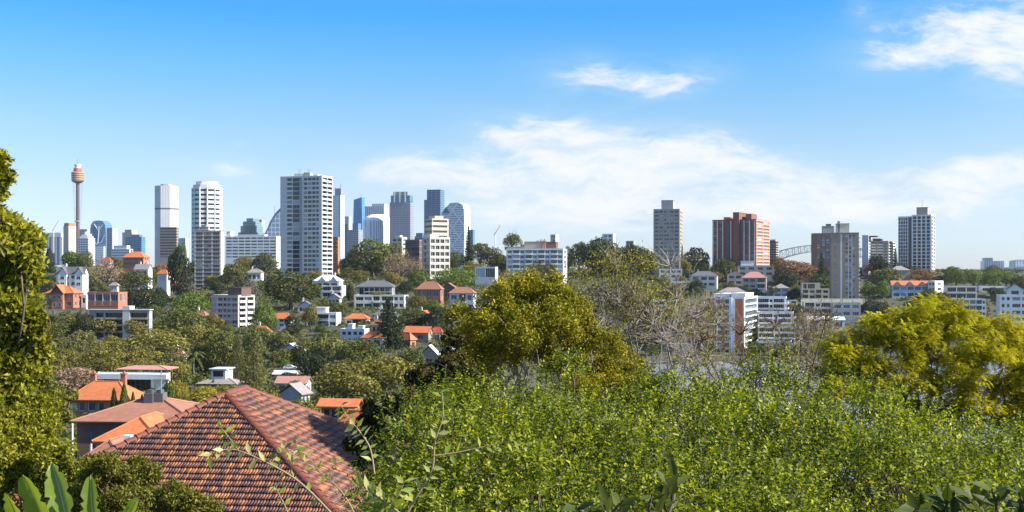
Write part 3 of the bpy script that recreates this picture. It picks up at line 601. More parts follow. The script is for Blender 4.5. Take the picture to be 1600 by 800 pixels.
FT('office_tower','rounded beige and pale glass tower close behind the right side of the white slab tower',515,532,538.5,305,396,2500,20,S('pale_glass_cladding',(.6,.62,.64),(.36,.45,.54),3.8,.6,300,1),[('top_storey',.45,1.0,.1,.9,1,1.12,s_grey),('brown_edge',.86,1.0,-.03,0,0,1.0,BEIGE),('mast',.8,.83,.4,.5,1.1,1.2,STEEL)])
FT('office_tower','slim navy and white block left of the tapered blue tower',538,545,549,338,400,2700,20,s_vert,[('glass_face',-.01,.6,-.03,0,-.2,.8,s_dark)])
def tapered():
    D = 2800; C = at(558, 425, D); r = tag(empty('office_tower', C, -.2), 'tapered deep blue glass tower with a slanted tip', 'tower'); s = D/F
    b = MB(); w0, w1 = 9.4*s, 6.2*s
    b.add([(-w0,0,-30),(w0,0,-30),(w0,30,-30),(-w0,30,-30),(-w1,3,113*s),(w1*1.1,3,117*s),(w1*1.1,24,117*s),(-w1,24,113*s)], [(0,1,5,4),(1,2,6,5),(2,3,7,6),(3,0,4,7),(4,5,6,7)])
    b.build('wall', S('deep_blue_curtain_wall',(.08,.24,.46),(.04,.16,.36),4,.7,5,.8,.25), r)
    b = MB(); b.tube([(w1*.6,12,116*s),(w1*.6,12,122*s)], .6, 4); b.build('mast', STEEL, r)
tapered()
FT('office_tower','blue grey block of mixed heights at the foot of the tapered blue tower',541,560,567,359,400,2300,20,s_grey,[('tall_wing',.45,.9,.2,.9,1,1.25,s_blue)])
FT('office_tower','grey ribbed slab with a sloping top behind the white fan roofed tower',570,600,607,322,400,2750,15,s_vert,[('top_storey',.35,1,.1,.9,1,1.05,s_vert)])
def fan():
    D = 2450; C = at(587, 425, D); r = tag(empty('office_tower', C, -.05), 'white ribbed tower with curved front and a shell shaped roof', 'tower'); s = D/F
    arc = [(22.5*s*math.sin(a), 20-34*math.cos(a)) for a in np.linspace(-1.45, 1.45, 17)]
    b = MB(); b.prism(arc, -30, 80*s); b.build('wall', s_rib, r)
    b = MB(); nn_ = len(arc); top = [(x*.55, y*.3+16) for x, y in arc]
    V = [(x,y,80*s) for x, y in arc]+[(x*.85,y*.8+5,86*s) for x, y in arc]+[(x*.45,y*.4+14,90.5*s) for x, y in arc]
    b.add(V, [(k*nn_+i,k*nn_+i+1,(k+1)*nn_+i+1,(k+1)*nn_+i) for k in range(2) for i in range(nn_-1)]+[tuple(range(2*nn_,3*nn_))]); b.build('shell_roof', WHITE, r)
fan()
FT('office_tower','broad grey purple tower with a notched glass top',609,641,646.5,316,400,2400,10,s_grey,[('crown',.04,.97,.05,.95,1,1.13,s_teal),('fin',.2,.26,-.03,0,1,1.2,WHITE),('fin',.46,.52,-.03,0,1,1.2,WHITE),('fin',.72,.78,-.03,0,1,1.2,WHITE),('crown_cap',.15,.85,.1,.9,1.13,1.2,s_grey)])
FT('office_tower','tall dark blue twin slab tower behind the cream banded apartment tower',667,688,694.5,296,400,2450,15,s_dark,[('low_slab',-.24,.02,.1,.9,-.2,.85,s_blue)])
FT('office_tower','low dark blue towers in the gap right of the grey purple tower',650,660,664,364,400,2700,15,s_dark,[('tall_wing',-.3,.3,.2,.9,0,.86,s_blue)])
def diagrid():
    D = 2200; C = at(707, 425, D); r = tag(empty('office_tower', C, -.35), 'white diagrid tower with crossing ribs and a curved roof, behind the cream apartment tower', 'tower'); s = D/F
    out = [(-19,-20),(19,-20),(20,60),(19.5,97),(17,105),(10,108.5),(-4,108),(-10,102),(-19,92)]; n = len(out)
    b = MB(); V = [(x*s,0,z*s) for x, z in out]+[(x*s,30,z*s) for x, z in out]; b.add(V, [(i,(i+1)%n,n+(i+1)%n,n+i) for i in range(n)]+[tuple(range(n-1,-1,-1)), tuple(range(n,2*n))]); b.build('wall', s_diag, r)
    b = MB(); b.add([(-18*s,-1,92*s),(-4*s,-1,92*s),(-11*s,-1,102*s)], [(0,1,2)]); b.add([(-18*s,-.4,92*s),(-4*s,-.4,92*s),(-11*s,-.4,102*s)], [(0,1,2)]); b.build('dark_notch', s_dark, r)
diagrid()
FT('office_tower','small greenish glass tower behind the conical pine on the skyline',731,739,742,359,392,2000,15,s_teal)
FT('office_tower','hazy pale blue tower cluster at the far right shore',1532,1562,1569,408,432,3000,15,s_pale,[('tall_wing',.05,.45,.2,.9,1,1.2,s_grey)])
FT('office_tower','hazy white stepped blocks at the right end of the far shore',1569,1594,1612,418,440,2900,20,s_white,[('tall_wing',.2,.7,.2,.9,1,1.45,s_pale),('tall_wing',.75,1.1,.2,.9,1,1.3,s_grey)])
def crane(px, py0, py1, lean, D, lab):
    r = tag(empty('tower_crane', at(px, py1, D)), lab, 'crane'); s = D/F; h = (py1-py0)*s
    b = MB(); b.tube([(0,0,-30),(0,0,h*.45)], .8, 4); b.build('mast', OFFW, r)
    b = MB(); b.tube([(-lean*s*.25,0,h*.4),(lean*s,0,h)], [.9,.5], 4); b.build('jib', plain('crane_red_%d'%px, (.55,.35,.33)), r)
crane(84, 344, 372, 8, 2400, 'thin reddish crane jib above the white topped office tower')
crane(774, 352, 378, 8, 2000, 'thin grey crane above the skyline trees in the middle of the ridge')
BRSTEEL = plain('dark_bridge_steel', (.1,.13,.16), .6)
def bridge():
    D = 4000; s = D/F; r = tag(empty('arch_bridge', at(1290, 425, D)), 'grey steel arch of a harbour bridge between two brown towers', 'bridge')
    up, lo = [], []
    for i in range(29):
        t = -1+i/14; x = t*140*s*.97; up.append(Vector((x,0,(43-38*t*t)*s+(3 if abs(t) > .9 else 0)))); lo.append(Vector((x,0,(33-50*t*t)*s)))
    b = MB()
    for y in (0, 30):
        o = Vector((0,y,0)); b.tube([p+o for p in up], 1.3, 5); b.tube([p+o for p in lo], 1.3, 5)
    b.build('arch_chords', BRSTEEL, r)
    b = MB()
    for i in range(29):
        for y in (0, 30):
            o = Vector((0,y,0)); b.tube([up[i]+o, lo[i]+o], .9, 4)
            if i < 28: b.tube([up[i]+o, lo[i+1]+o] if i >= 14 else [lo[i]+o, up[i+1]+o], .7, 4)
        b.tube([up[i], up[i]+Vector((0,30,0))], .6, 4)
    b.build('web_members', BRSTEEL, r)
    b = MB(); b.box(-190*s, 190*s, 0, 30, 2*s, 4*s); b.build('deck', GREY, r)
bridge()
# ------------------------------------------------------------------ houses on the two slopes
def HS(label, pl, pr, yt, yb, th, n, L, wall, roof, D=None, dep=11, name='house', cat='house', R='', pc=None, **k):
    return B(name, label, cat, pl, pc or pr, pr, yt, yb, D, th, n, L, R, wall, dep=dep, roof=roof, base=7, **k)
# left slope
def gabled_white():
    r, wl, wr, z1 = HS('white two storey house with two steep white gables and a dark slate roof', 88, 138, 428, 449, 6, 2, 'w.5 o1 w.5 o1 w.6 o1 w.6 o1 w.5', WHITE, ('x', 3.8, SLATE, 1), 620, glass=GLASSD, dep=5)
    for f0, f1 in ((.12,.42),(.72,1.0)):
        x0, x1 = -wl*(1-f0), -wl*(1-f1)
        b = MB(); b.box(x0, x1, -1.6, 0, -3, z1); b.build('bay', WHITE, r)
        pitched(r, x0, x1, -1.6, wr*.5, z1, 3.6, 'y', SLATE, .35, WHITE)
        for zz in (.15, .58):
            link('window', window_mesh((x1-x0)*.5, 1.6, GLASSD, FRAMEW), r, Matrix.Translation(((x0+x1)/2, -1.606, z1*zz)))
gabled_white()
def brick_house():
    r, wl, wr, z1 = HS('orange red brick house with a broad front gable and terracotta roof', 73, 128, 458, 481, 8, 2, 'w.5 o1 w.4 o1 w.4 o1 w.4 o1 w.5', REDB, ('hip', 3.0, TERRA, 1), 520, glass=GLASS)
    x0, x1 = -wl*.74, -wl*.32
    b = MB(); b.box(x0, x1, -1.8, 0, -3, z1); b.build('bay', REDB, r); pitched(r, x0, x1, -1.8, wr*.4, z1, 3.7, 'y', TERRA, .6, BROWNB)
    for zz in (.1,.58):
        for f in (.27,.73): link('window', window_mesh(1.5, 1.6, GLASS, FRAMEW), r, Matrix.Translation((x0+(x1-x0)*f, -1.806, z1*zz)))
brick_house()
HS('flat roofed white extension beside the orange red brick house',127,137,462,478,8,1,'w.3 o1 w.3',WHITE,None,525,par=.4,glass=GLASSD)
HS('long low red brick building with pale posts, right of the orange red house',136,199,458,477,8,1,'w.2 o2 c.25 o2 c.25 o2 c.25 o2 w.2',REDB,None,545,par=.5,second=CREAM,glass=GLASSB,sill=.35,head=.9)
HS('tiny cream cottage front under the bare brown tree',172,186,446,456,5,1,'w.4 o.6 w.4 o.6 w.4',CREAM,('hip',1.6,GREYT),600,dep=7)
HS('small red roofed house beside the bare brown tree top',157,177,409,424,12,1,'w.4 o1 w.4',OFFW,('hip',3.2,REDT),830)
HS('orange brick villa with hipped terracotta roof under the teal glass block',192,234,402,416,10,2,'w.3 o1 w.3 o1 w.3 o1 w.3 o1 w.3',ORB,('hip',4.2,TERRA,1),860,glass=GLASSD)
HS('white pinnacled gables of a grey roofed house on the slope below the orange villa',210,238,421,434,10,1,'w.3 o1 w.3 o1 w.3',WHITE,('x',3.5,GREYT,2),780,glass=GLASSD)
HS('orange tiled roof glimpsed left of the tall dark tree',246,266,428,444,15,1,'w.4 o1 w.4',OFFW,('hip',2.6,TERRA),720)
def four_storey():
    r, wl, wr, z1 = B('apartment_block','four storey white framed block with deep dark balconies and a square lift tower','apartment block',139,233,238,488,530,500,7,4,'w1 w.3 b1.6 w.3 b3.6 w.4 b.01 w.9 b3.4 w.4','',wallmat('mid_grey_paint',(.36,.37,.38),.15),dep=14,trim=BEIGE,slab=.1,glass=GLASSD,frame=FRAMED,proj=.3,up=.6,base=9)
    b = MB(); b.box(-wl*.43,-wl*.31,-.6,4,-4,z1+2.6); b.build('lift_tower', OFFW, r)
    b = MB(); b.box(-wl-.3,.6,-.7,wr,z1+.9,z1+1.2); b.build('roof_slab', PALEB, r)
    b = MB(); b.box(-wl*.7,-wl*.28,-9,-1,-4.6,-4.2); b.build('pool_terrace', plain('blue_awning',(.35,.45,.62)), r)
four_storey()
HS('small white garden house with dark openings, left of the four storey white block',66,92,506,519,6,1,'w.5 b1.2 w.6 o1 w.4',OFFW,('hip',1.2,GREYT),540,dep=8,glass=GLASSD)
B('apartment_block','six storey pinkish brick block with cream right side and a brown roof box','apartment block',330,372,398,464,517,560,32,6,'w1.6 c.35 o1.2 w.35 o.8 w.35 o.9 w.4 o1.4 w.3','c.3 b1.6 c.4 b1.6 c.3',PINKB,second=CREAM,trim=OFFW,slab=.12,glass=GLASS,plant=[(.5,1.0,.2,.8,4.2,BROWNB)])
HS('white rendered house with an orange hipped roof below the six storey block',424,460,498,512,10,2,'w.4 o1 w.5 o1 w.4 o.8 w.4',WHITE,('hip',2.6,TERRA),540,glass=GLASSB)
HS('modern white terraced house with pale green glass balconies',479,533,490,512,8,2,'w.2 o2 w.3 b3 w.3 o1.5 w.2',WHITE,None,555,par=.4,rail=RAILG,glass=GLASSB,plant=[(.05,.6,.3,.9,2.6,WHITE)])
def victorian():
    r, wl, wr, z1 = HS('white weatherboard villa with pale metal gables at the foot of the slab tower',490,536,439,456,8,1,'w.3 o1 w.3 o1 w.3 o1 w.3',WHITE,('hip',3.6,METALR,2),730,glass=GLASSD)
    for f0, f1 in ((.25,.5),(.7,.95)): pitched(r, -wl*(1-f0), -wl*(1-f1), -2, wr*.5, z1, 2.8, 'y', METALR, .3, WHITE)
    b = MB(); b.box(-wl*.85, -.5, -3, -.02, -4, -.3); b.box(-wl*.85, -.5, -3.2, -3.0, -.3, .5); b.build('terrace', OFFW, r)
victorian()
HS('white terrace wing with arched verandah below the white weatherboard villa',502,540,447,466,10,2,'w.3 b2 w.3 b2 w.3',WHITE,None,690,par=.3,glass=GLASSD)
def mansion():
    r, wl, wr, z1 = HS('grey mansion with slate roof and a row of cream verandah columns',557,619,448,463,6,1,'w.6 b1 c.2 b1 c.2 b1 c.2 b1 c.2 b1 c.2 b1 w.6',GREY,('hip',3.6,SLATE,1),690,dep=15,second=CREAM,glass=GLASSD,head=.9)
    b = MB(); b.box(-wl*.78, -.2, -.35, -.01, z1*.42, z1*.5); b.build('verandah_rail', CREAM, r)
mansion()
HS('long white two storey house with a glazed upper floor, directly below the grey mansion',553,638,462,483,6,2,'w.4 o1.6 w.2 o1.6 w.3 b1.4 w.4 b2.5 w.2 o.8 w.3 o.8 w.3',OFFW,None,640,par=.3,trim=WHITE,glass=GLASSD)
HS('brown tiled brick house with white bay windows, left of the pale stone house',651,693,452,482,10,2,'w.4 b1.2 w.5 o1.2 w.3 o1.2 w.4',REDB,('hip',4.2,BROWNT,1),640,trim=WHITE,glass=GLASSB)
HS('small brown roofed house peeping behind the pale stone house',690,714,450,470,10,1,'w.4 o1 w.4',BROWNB,('y',3,BROWNT),680)
HS('pale lilac rendered house with a flat hipped roof, left of the golden tree',702,744,458,488,10,2,'w.4 o1.3 w.4 b1.6 w.4 o1 w.4',PALEB,('hip',3.2,BROWNT),630,glass=GLASSB)
HS('small cottage with orange hipped roof and white verandah in the middle of the slope',540,578,498,513,10,1,'w.3 o1 w.3 b3 w.3',OFFW,('hip',2.4,TERRA),560)
HS('bright white blue shaded terrace row with stepped parapets',531,577,516,538,12,2,'w.4 o.7 w.3 o.7 w.4 o.7 w.3 o.7 w.4',BLUEW,None,500,par=.6,plant=[(.3,.5,.1,.6,2.4,WHITE),(.7,.9,.2,.6,1.6,WHITE)])
HS('orange roof partly hidden by the dark pine on the slope',566,604,528,546,15,1,'w.4 o1 w.4 o1 w.4',OFFW,('hip',2.6,TERRA),470)
HS('orange hipped roof house with a sunlit orange side wall, below the grey stone gabled house',618,650,531,552,35,1,'w.3 o1 w.3 o1 w.3',ORB,('hip',2.8,TERRA),480,pc=641,R='w.4 o.5 w.4')
HS('grey stone gabled house with orange ridge roof and cream corner',632,676,520,548,14,2,'w.5 o.8 w.6 o.8 w.8',STONE,('x',2.6,TERRA),495,R='w1')
HS('small white cottage with a red roof beyond the grey stone gabled house',674,692,520,537,10,1,'w.4 o1 w.4',WHITE,('hip',2.4,REDT),500,dep=8)
HS('white metal roofed stone cottage with its gable to the front',656,688,556,578,10,1,'w.8 o.8 w.8',STONE,('y',3.6,METALR),400,dep=14)
HS('white gabled cottage beside the metal roofed stone cottage',688,714,552,576,10,1,'w.6 o.8 w.6',WHITE,('y',3.8,METALR),410,dep=12)
HS('pale blue gabled house behind the two parked cars',438,476,548,572,14,2,'w.3 o1 w.3 o1.2 w.3',BLUEW,('y',2.6,METALR),430,glass=GLASSB)
HS('pale metal roofed shed below the parked cars',428,468,585,597,8,1,'w.3 o2 w.3 o2 w.3',PALEB,('x',1.0,METALR),350,dep=14,glass=GLASSB)
HS('low pink tiled house with white skillion roof above the big tiled roof',432,486,599,616,8,1,'w.3 o1 w.3 o1 w.3 o1 w.3',PALEB,('x',1.6,PINKT),300,dep=10,glass=GLASSB)
HS('dark grey roofed shed right of the big roof ridge',438,484,616,634,25,1,'w1',GREY,('y',2.0,GREYT),230,dep=9)
def dormer_house():
    r, wl, wr, z1 = HS('dark house with a grey hipped roof and a white box dormer',311,380,600,620,8,1,'w.3 o1.4 w.3 o1.4 w.3 o1.4 w.3',DGREY,('hip',1.2,GREYT),300,dep=12,glass=GLASSD)
    b = MB(); b.box(-wl*.75,-wl*.35,2,7,z1+.4,z1+3.4); b.box(-wl*.8,-wl*.3,1.5,7.5,z1+3.4,z1+3.65); b.build('dormer', PALEB, r)
    link('window', window_mesh(wl*.28, 1.5, GLASSD, FRAMED), r, Matrix.Translation((-wl*.55, 1.99, z1+1.6)))
dormer_house()
def modern():
    r, wl, wr, z1 = B('house','long modern white house with wide dark ribbon windows and flat roof','house',150,262,266,586,612,285,6,1,'w1.2 g2.4 w.3 g5 w.5 c2.2','',WHITE,dep=16,par=.5,second=PALEB,glass=GLASSD,frame=FRAMED,base=6)
    b = MB(); b.box(-wl-.6,.4,-1.8,-.01,z1-.95,z1+.3); b.build('fascia', WHITE, r)
    pitched(r, -wl*.9, -wl*.2, 8, 15, z1+.6, .7, 'hip', PINKT, .3)
    b = MB(); b.box(-wl*.55,0,-3.5,-.2,-1.2,-.2); b.build('terrace', WHITE, r)
modern()
def red_roof_house():
    r, wl, wr, z1 = HS('brick house with a wide orange hipped roof, two chimneys and white windows, beside clipped cypresses',106,226,625,650,6,1,'w.5 o.9 w.3 o.9 w.5 o1.2 w.4 o.9 w2 o.9 w1',REDB,('hip',2.7,TERRA,2),195,dep=13,glass=GLASSB)
red_roof_house()
def long_roof_house():
    D = 112; C = at(300, 659, D); r = tag(empty('house', C, -math.radians(4)), 'long brick house with several weathered and orange tiled roofs, behind the big roof', 'house'); s = D/F
    W_ = 185*s; 
    block(r, BROWNB, [(-W_,0),(0,0),(0,10),(-W_,10)], -8, 0, 2, ['w1 o.5 w1 o.5 w6',''], glass=GLASSB, par=0, flat=False)
    pitched(r, -W_, 0, 0, 10, 0, 1.75, 'hip', BROWNT, .4, REDB)
    # two front wings
    for (x0, x1, y0, y1, ze, h, m) in ((-W_+4.6, -1.0, -6, 3.5, -1.0, 1.75, TERRA), (-W_+6.0, -1.5, -13, -6.2, -1.9, 1.7, BROWNT)):
        b = MB(); b.box(x0, x1, y0, y1, -9, ze-.02); b.build('wing', REDB, r); pitched(r, x0, x1, y0, y1, ze, h, 'hip', m, .4)
    for x, y, h in ((-W_+5.5, 4.2, 1.0), (-W_*.42, 4.4, 1.0)):
        b = MB(); b.box(x-.45, x+.45, y-.6, y+.6, .9, 1.75+h*.5); b.box(x-.25,x+.25,y-.3,y+.3,1.75+h*.5,1.75+h*.8); b.build('roof_vent', DGREY, r)
    b = MB(); b.box(-W_+9.2,-W_+10.4,-12.6,-11.6,-3,-.5); b.box(-W_+9.5,-W_+10.1,-12.4,-11.8,-.5,.4); b.build('chimney', WHITE, r)
    b = MB(); b.tube([(-W_*.4,4,1.7),(-W_*.4,4,4.6)], .05, 4); 
    for i in range(4): b.tube([(-W_*.4-.8,4,4.5-i*.3),(-W_*.4+.8,4,4.5-i*.3)], .025, 3)
    b.build('aerial', STEEL, r)
    for q in ([(-W_-.2,-.5,-.2),(-W_-.2,-.5,-7)], [(-W_+4.2,-6.5,-1.2),(-W_+4.2,-6.5,-8)]): b = MB(); b.tube(q, .09, 5); b.build('downpipe', WHITE, r)
long_roof_house()
HS('low brick cottage with a white fascia, right of the big tiled roof',502,562,640,662,8,1,'w.2 o1 w.15 o1 w.15 o1 w.5 c1',REDB,('x',1.0,TERRA),140,dep=9,second=WHITE,glass=GLASS,D_=None) if False else HS('low brick cottage with a white fascia, right of the big tiled roof',502,562,635,662,8,1,'w.2 o1 w.15 o1 w.15 o1 w.5 c1',REDB,('x',.8,TERRA),140,dep=9,second=WHITE,glass=GLASS)
HS('orange tiled roof half hidden by dark branches, below the low brick cottage',528,580,668,690,12,1,'w1',REDB,('hip',1.6,TERRA),120,dep=8)
# right slope
def HR(*a, **k): return HS(*a, **k)
HR('white block with a row of dark windows under the narrow grey brown tower',1030,1066,421,436,8,2,'w.3 o1 w.25 o1 w.25 o1 w.25 o1 w.3',OFFW,None,930,par=.4,glass=GLASSD)
HR('low white terrace building with long dark glazing, seen through bare branches',1048,1100,441,456,8,1,'w.2 g2 w.2 g2 w.2 g2 w.2',OFFW,None,860,par=.6,glass=GLASSD)
HR('white two storey house with a dark hipped roof, left of the pink villa',1079,1120,431,449,14,2,'w.4 o1 w.4 o1 w.3 o1 w.4',OFFW,('hip',3.4,SLATE,1),880,glass=GLASSD)
HR('pale pink gabled villa with white chimneys, left of the pink roofed villa',1136,1161,429,446,10,2,'w.3 o.8 w.3 o.8 w.3',wallmat('pink_render',(.58,.45,.4),.12),('y',2.8,PINKT,2),890,glass=GLASSD)
HR('two storey villa with a wide pinkish red hipped roof and white bays',1160,1197,434,452,14,2,'w.3 o1 w.3 o1 w.5 b1.5 w.3',PINKB,('hip',4.4,PINKT,1),870,trim=WHITE,glass=GLASSD)
HR('flat grey building with a white box on top, under the red brick tower',1152,1210,416,432,8,2,'w.4 o1 w.6 o1 w.6 o1 w.6 o1 w.4',GREY,None,935,par=.5,plant=[(.1,.45,.2,.7,4,WHITE)],glass=GLASSD)
HR('single storey house with a grey lilac hipped roof behind a clipped green hedge',1124,1165,456,468,10,1,'w.4 o1 w.4 o1 w.4',OFFW,('hip',3,GREYT),840,glass=GLASSD)
HR('pale grey gabled house with white lower wing, left of the cream terraced villa',1208,1233,450,466,12,2,'w.3 o1 w.3 o1 w.3',PALEB,('hip',3.0,GREYT),840,glass=GLASSB)
HR('low grey flat roofed garages left of the pale grey gabled house',1187,1210,455,468,8,1,'w.3 o1 w.4 o1 w.3',GREY,None,845,par=.4,glass=GLASSD)
def villa():
    r, wl, wr, z1 = HR('cream three storey villa stepping back at each floor, with arched dark openings',1252,1296,452,468,8,2,'w.3 b1 w.3 o.9 w.3 b1 w.3 o.9 w.3',CREAM,None,825,par=.5,glass=GLASSD)
    block(r, CREAM, [(-wl+.6,1),(-6,1),(-6,wr-1),(-wl+.6,wr-1)], z1+.1, z1+4, 1, ['w.3 g1 w.2 g2 w.3 w1.2',''], par=.4, glass=GLASSD)
villa()
def waterfront():
    r, wl, wr, z1 = B('apartment_block','nine storey waterfront block with white balconies and orange brick stripes','apartment block',1107,1163,1184,467,555,690,20,9,'c1.3 b1.6 c.7 b1.5 w.7 c1.7 w.3','w.15 b2.4 w.15',WHITE,second=ORANGE,trim=WHITE,glass=GLASSB,frame=FRAMEW,proj=.45,up=.8,plant=[(.05,.5,.2,.8,2.6,WHITE),(.55,.95,.2,.8,2.9,WHITE)],base=4)
    b = MB(); b.box(-wl*.42,-wl*.34,-1.1,0,0,z1+.4); b.build('white_fin', WHITE, r)
waterfront()
def terraced(i, pl, pr, yt, yb, D):
    return B('apartment_block',['upper white tier of the terraced waterfront apartments','white terraced apartments, second tier from the top, planted ledges','lower cream tiers of the terraced waterfront apartments','bottom tier of the terraced waterfront apartments at the sea wall'][i],'apartment block',pl,pr-4,pr,yt,yb,D,14,[3,3,3,2][i],'w.3 b3 w.25 o.8 w.25 b3 w.3','b1',[WHITE,OFFW,CREAM,OFFW][i],trim=WHITE,glass=GLASSD,proj=1.6,up=.9,dep=20,base=10,group='tiers of terraced apartments')
for i, a in enumerate([(1182,1232,466,492,752),(1184,1243,490,514,728),(1184,1248,512,538,708),(1182,1240,536,554,690)]): terraced(i, *a)
HR('blue glazed boathouse on the far shore behind bare branches',1033,1082,522,552,6,2,'w.1 g2 w.1 g2 w.1 g2 w.1',BLUEW,None,690,par=.4,glass=GLASSB,frame=FRAMEW)
HR('grey apartment row with pale balconies below the slim tan tower',1256,1300,472,492,8,2,'w.3 b2 w.3 o1 w.3 b2 w.3',OFFW,None,765,par=.4,glass=GLASSD)
HR('dark grey terrace row right of the pale balconied row, below the slim tan tower',1301,1345,474,496,8,2,'w.3 o1 w.4 o1 w.4 o1 w.3',GREY,None,760,par=.4,glass=GLASSB)
HR('pale shed roofed houses at the waterline below the grey apartment row',1262,1320,500,530,8,2,'w.3 o1 w.4 o1 w.4 o1 w.3',PALEB,('x',2,METALR),715,glass=GLASSB)
def orange_gables():
    r, wl, wr, z1 = HR('long white terrace with a row of orange gabled roofs and pale blue windows',1394,1452,446,466,8,2,'w.2 o1 w.2 o1 w.2 o1 w.2 o1 w.2 o1 w.2',BLUEW,('x',3.4,TERRA,1),850,glass=GLASSB)
    for f in (.05,.38,.72): pitched(r, -wl*(1-f), -wl*(1-f-.2), -.6, wr*.4, z1, 2.6, 'y', TERRA, .3, CREAM)
orange_gables()
HR('white corner block at the end of the orange gabled terrace',1450,1474,440,465,30,3,'w.3 o.8 w.3 o.8 w.3',WHITE,None,845,pc=1461,R='w.4 o.7 w.4',par=.5,glass=GLASSD)
HR('grey roofed hall behind the rust coloured trees',1392,1422,422,436,8,1,'w1',BEIGE,('hip',3.2,GREYT),930)
HR('white apartments with long balconies, right of the white corner block',1479,1526,448,468,8,2,'w.2 b2 w.2 b2 w.2 b2 w.2',OFFW,None,830,par=.5,glass=GLASSD)
HR('low white flat building below the row of fig trees',1530,1574,448,458,6,1,'w.4 o1 w.5 o1 w.4',OFFW,None,870,par=.5)
HR('white gabled house with a dark slate roof at the right edge of the slope',1574,1598,452,464,20,1,'w.4 o.8 w.4',WHITE,('y',4,SLATE),830,glass=GLASSD)
HR('blue grey shaded apartment block with fine balconies beside the yellow tree',1505,1562,468,505,8,4,'w.2 b1.6 w.2 b1.6 w.2 b1.6 w.2 o.6 w.2',PALEB,None,760,pc=1540,R='w.3 b2 w.3',par=.5,glass=GLASSB,trim=PALEB)
HR('bright white apartment block with black windows at the right edge above the yellow tree',1562,1612,462,505,12,4,'w.4 o.6 w.4 o.6 w.5 o1.6 w.3 o1.6 w.3',WHITE,None,730,par=.5,glass=GLASSD)
# further houses glimpsed between the trees
for a in [('white cottage with grey hip roof right of the huge spreading fig',512,534,466,478,GREYT,OFFW),('cream house with terracotta roof under the six storey pinkish block',396,424,519,534,TERRA,CREAM),
          ('pale house with slate roof above the glass balconied house',466,490,478,490,SLATE,PALEB),('white house with brown roof left of the six storey block',300,328,494,510,BROWNT,OFFW),('small white house with red roof at the left edge of the casuarinas',352,372,560,576,REDT,WHITE),
          ('pale pink roofed house in the valley left of the tall palm',268,292,558,572,PINKT,OFFW),('white walled house with a dark roof below the long white two storey house',585,622,492,506,SLATE,WHITE),('cream gabled house with orange roof below the brown tiled brick house',648,680,494,509,TERRA,CREAM),
          ('white house with metal roof under the pale lilac house',700,730,500,516,METALR,WHITE),('cream cottage with brown roof right of the cottage with white verandah',580,606,508,521,BROWNT,CREAM),('pale grey house with red roof above the four storey white block',205,236,462,476,REDT,PALEB),
          ('white house with terracotta roof left of the brown brick tower foot',262,288,446,460,TERRA,WHITE),('white terrace house beside the huge spreading fig',386,412,426,440,GREYT,WHITE),('cream house with pink roof over the bright rounded fig',744,772,436,450,PINKT,CREAM)]:
    HS(a[0], a[1], a[2], a[3], a[4], rnd.choice((6,10,16)), 2 if a[4]-a[3] > 14 else 1, 'w.4 o1 w.35 o1 w.35 o1 w.4', a[6], (rnd.choice(('hip','hip','x','y')), 2.6, a[5], 1), glass=GLASSD)
for a in [('white flat villa left of the cream terraced villa on the right slope',1212,1246,470,482,OFFW),('white three storey block on the right shore under the pale balconied row',1248,1292,512,534,WHITE),('cream block between the boathouse and the nine storey waterfront block',1084,1108,500,528,CREAM),
          ('white low block above the boathouse, seen through branches',1020,1060,470,486,WHITE),('pale long block above the boathouse, partly hidden by branches',962,1012,452,468,PALEB)]:
    HR(a[0], a[1], a[2], a[3], a[4], 8, 2 if a[4]-a[3] < 20 else 3, 'w.3 o1 w.3 b1.5 w.3 o1 w.3 b1.5 w.3', a[5], None, par=.5, glass=GLASSD)
# sea wall and retaining walls
def wallrun(name, label, px0, px1, yt, yb, D, mat, cat='wall', th=.6):
    a, b_ = at(px0, yb, D), at(px1, yb, D); r = empty(name, a); L = (b_-a).length; h = (yb-yt)/F*D
    m = MB(); m.box(0, L, 0, th, -3, h); m.box(-.06, L+.06, -.06, th+.06, h, h+.16)
    nn_ = max(2, int(L/6))
    for i in range(nn_+1): x = L*i/nn_; m.box(x-.25, x+.25, -.12, .0, -3, h-.02)
    o = m.build('wall', mat, None); bpy.data.objects.remove(r); o.name = name; o.location = a; tag(o, label, cat)
wallrun('sea_wall','pale stone sea wall along the far shore of the bay',1010,1330,557,562,672,STONE)
wallrun('retaining_wall','dark stone retaining wall under the orange red brick house',58,138,484,488,512,STONE)
wallrun('retaining_wall','long garden wall below the pale lilac house and brown roofed house',640,760,482,489,600,STONE)
wallrun('retaining_wall','pale wall above the pale balconied row at the foot of the slim tan tower',1252,1350,467,471,790,CREAM)
# cars
def car(px, py, D, col, label, rz=0):
    P = at(px, py, D); r = tag(empty('parked_car', (P.x, P.y, P.z), rz), label, 'car')
    pm = plain('car_paint_%d'%px, col, .3)
    b = MB(); pr = [(-2.1,.35),(2.1,.35),(2.15,.7),(2.0,.85),(1.2,.95),(.6,1.4),(-1.0,1.42),(-1.8,.98),(-2.15,.85)]; n = len(pr)
    b.add([(x,-.85,z) for x, z in pr]+[(x,.85,z) for x, z in pr], [(i,(i+1)%n,n+(i+1)%n,n+i) for i in range(n)]+[tuple(range(n-1,-1,-1)),tuple(range(n,2*n))]); b.build('body', pm, r)
    for y in (-.856,.856): g = MB(); g.quad((-1.5,y,.98),(.95,y,.98),(.5,y,1.33),(-1.0,y,1.33)); g.build('side_window', GLASSD, r)
    for x in (-1.3,1.3):
        for y in (-.8,.8):
            wv_ = MB(); wv_.lathe([(.05,-.1),(.32,-.1),(.32,.1),(.05,.1)], 12); wv_.build('wheel', DGREY, r, Matrix.Translation((x,y,.32)) @ Matrix.Rotation(PI/2,4,'X'))
    return r
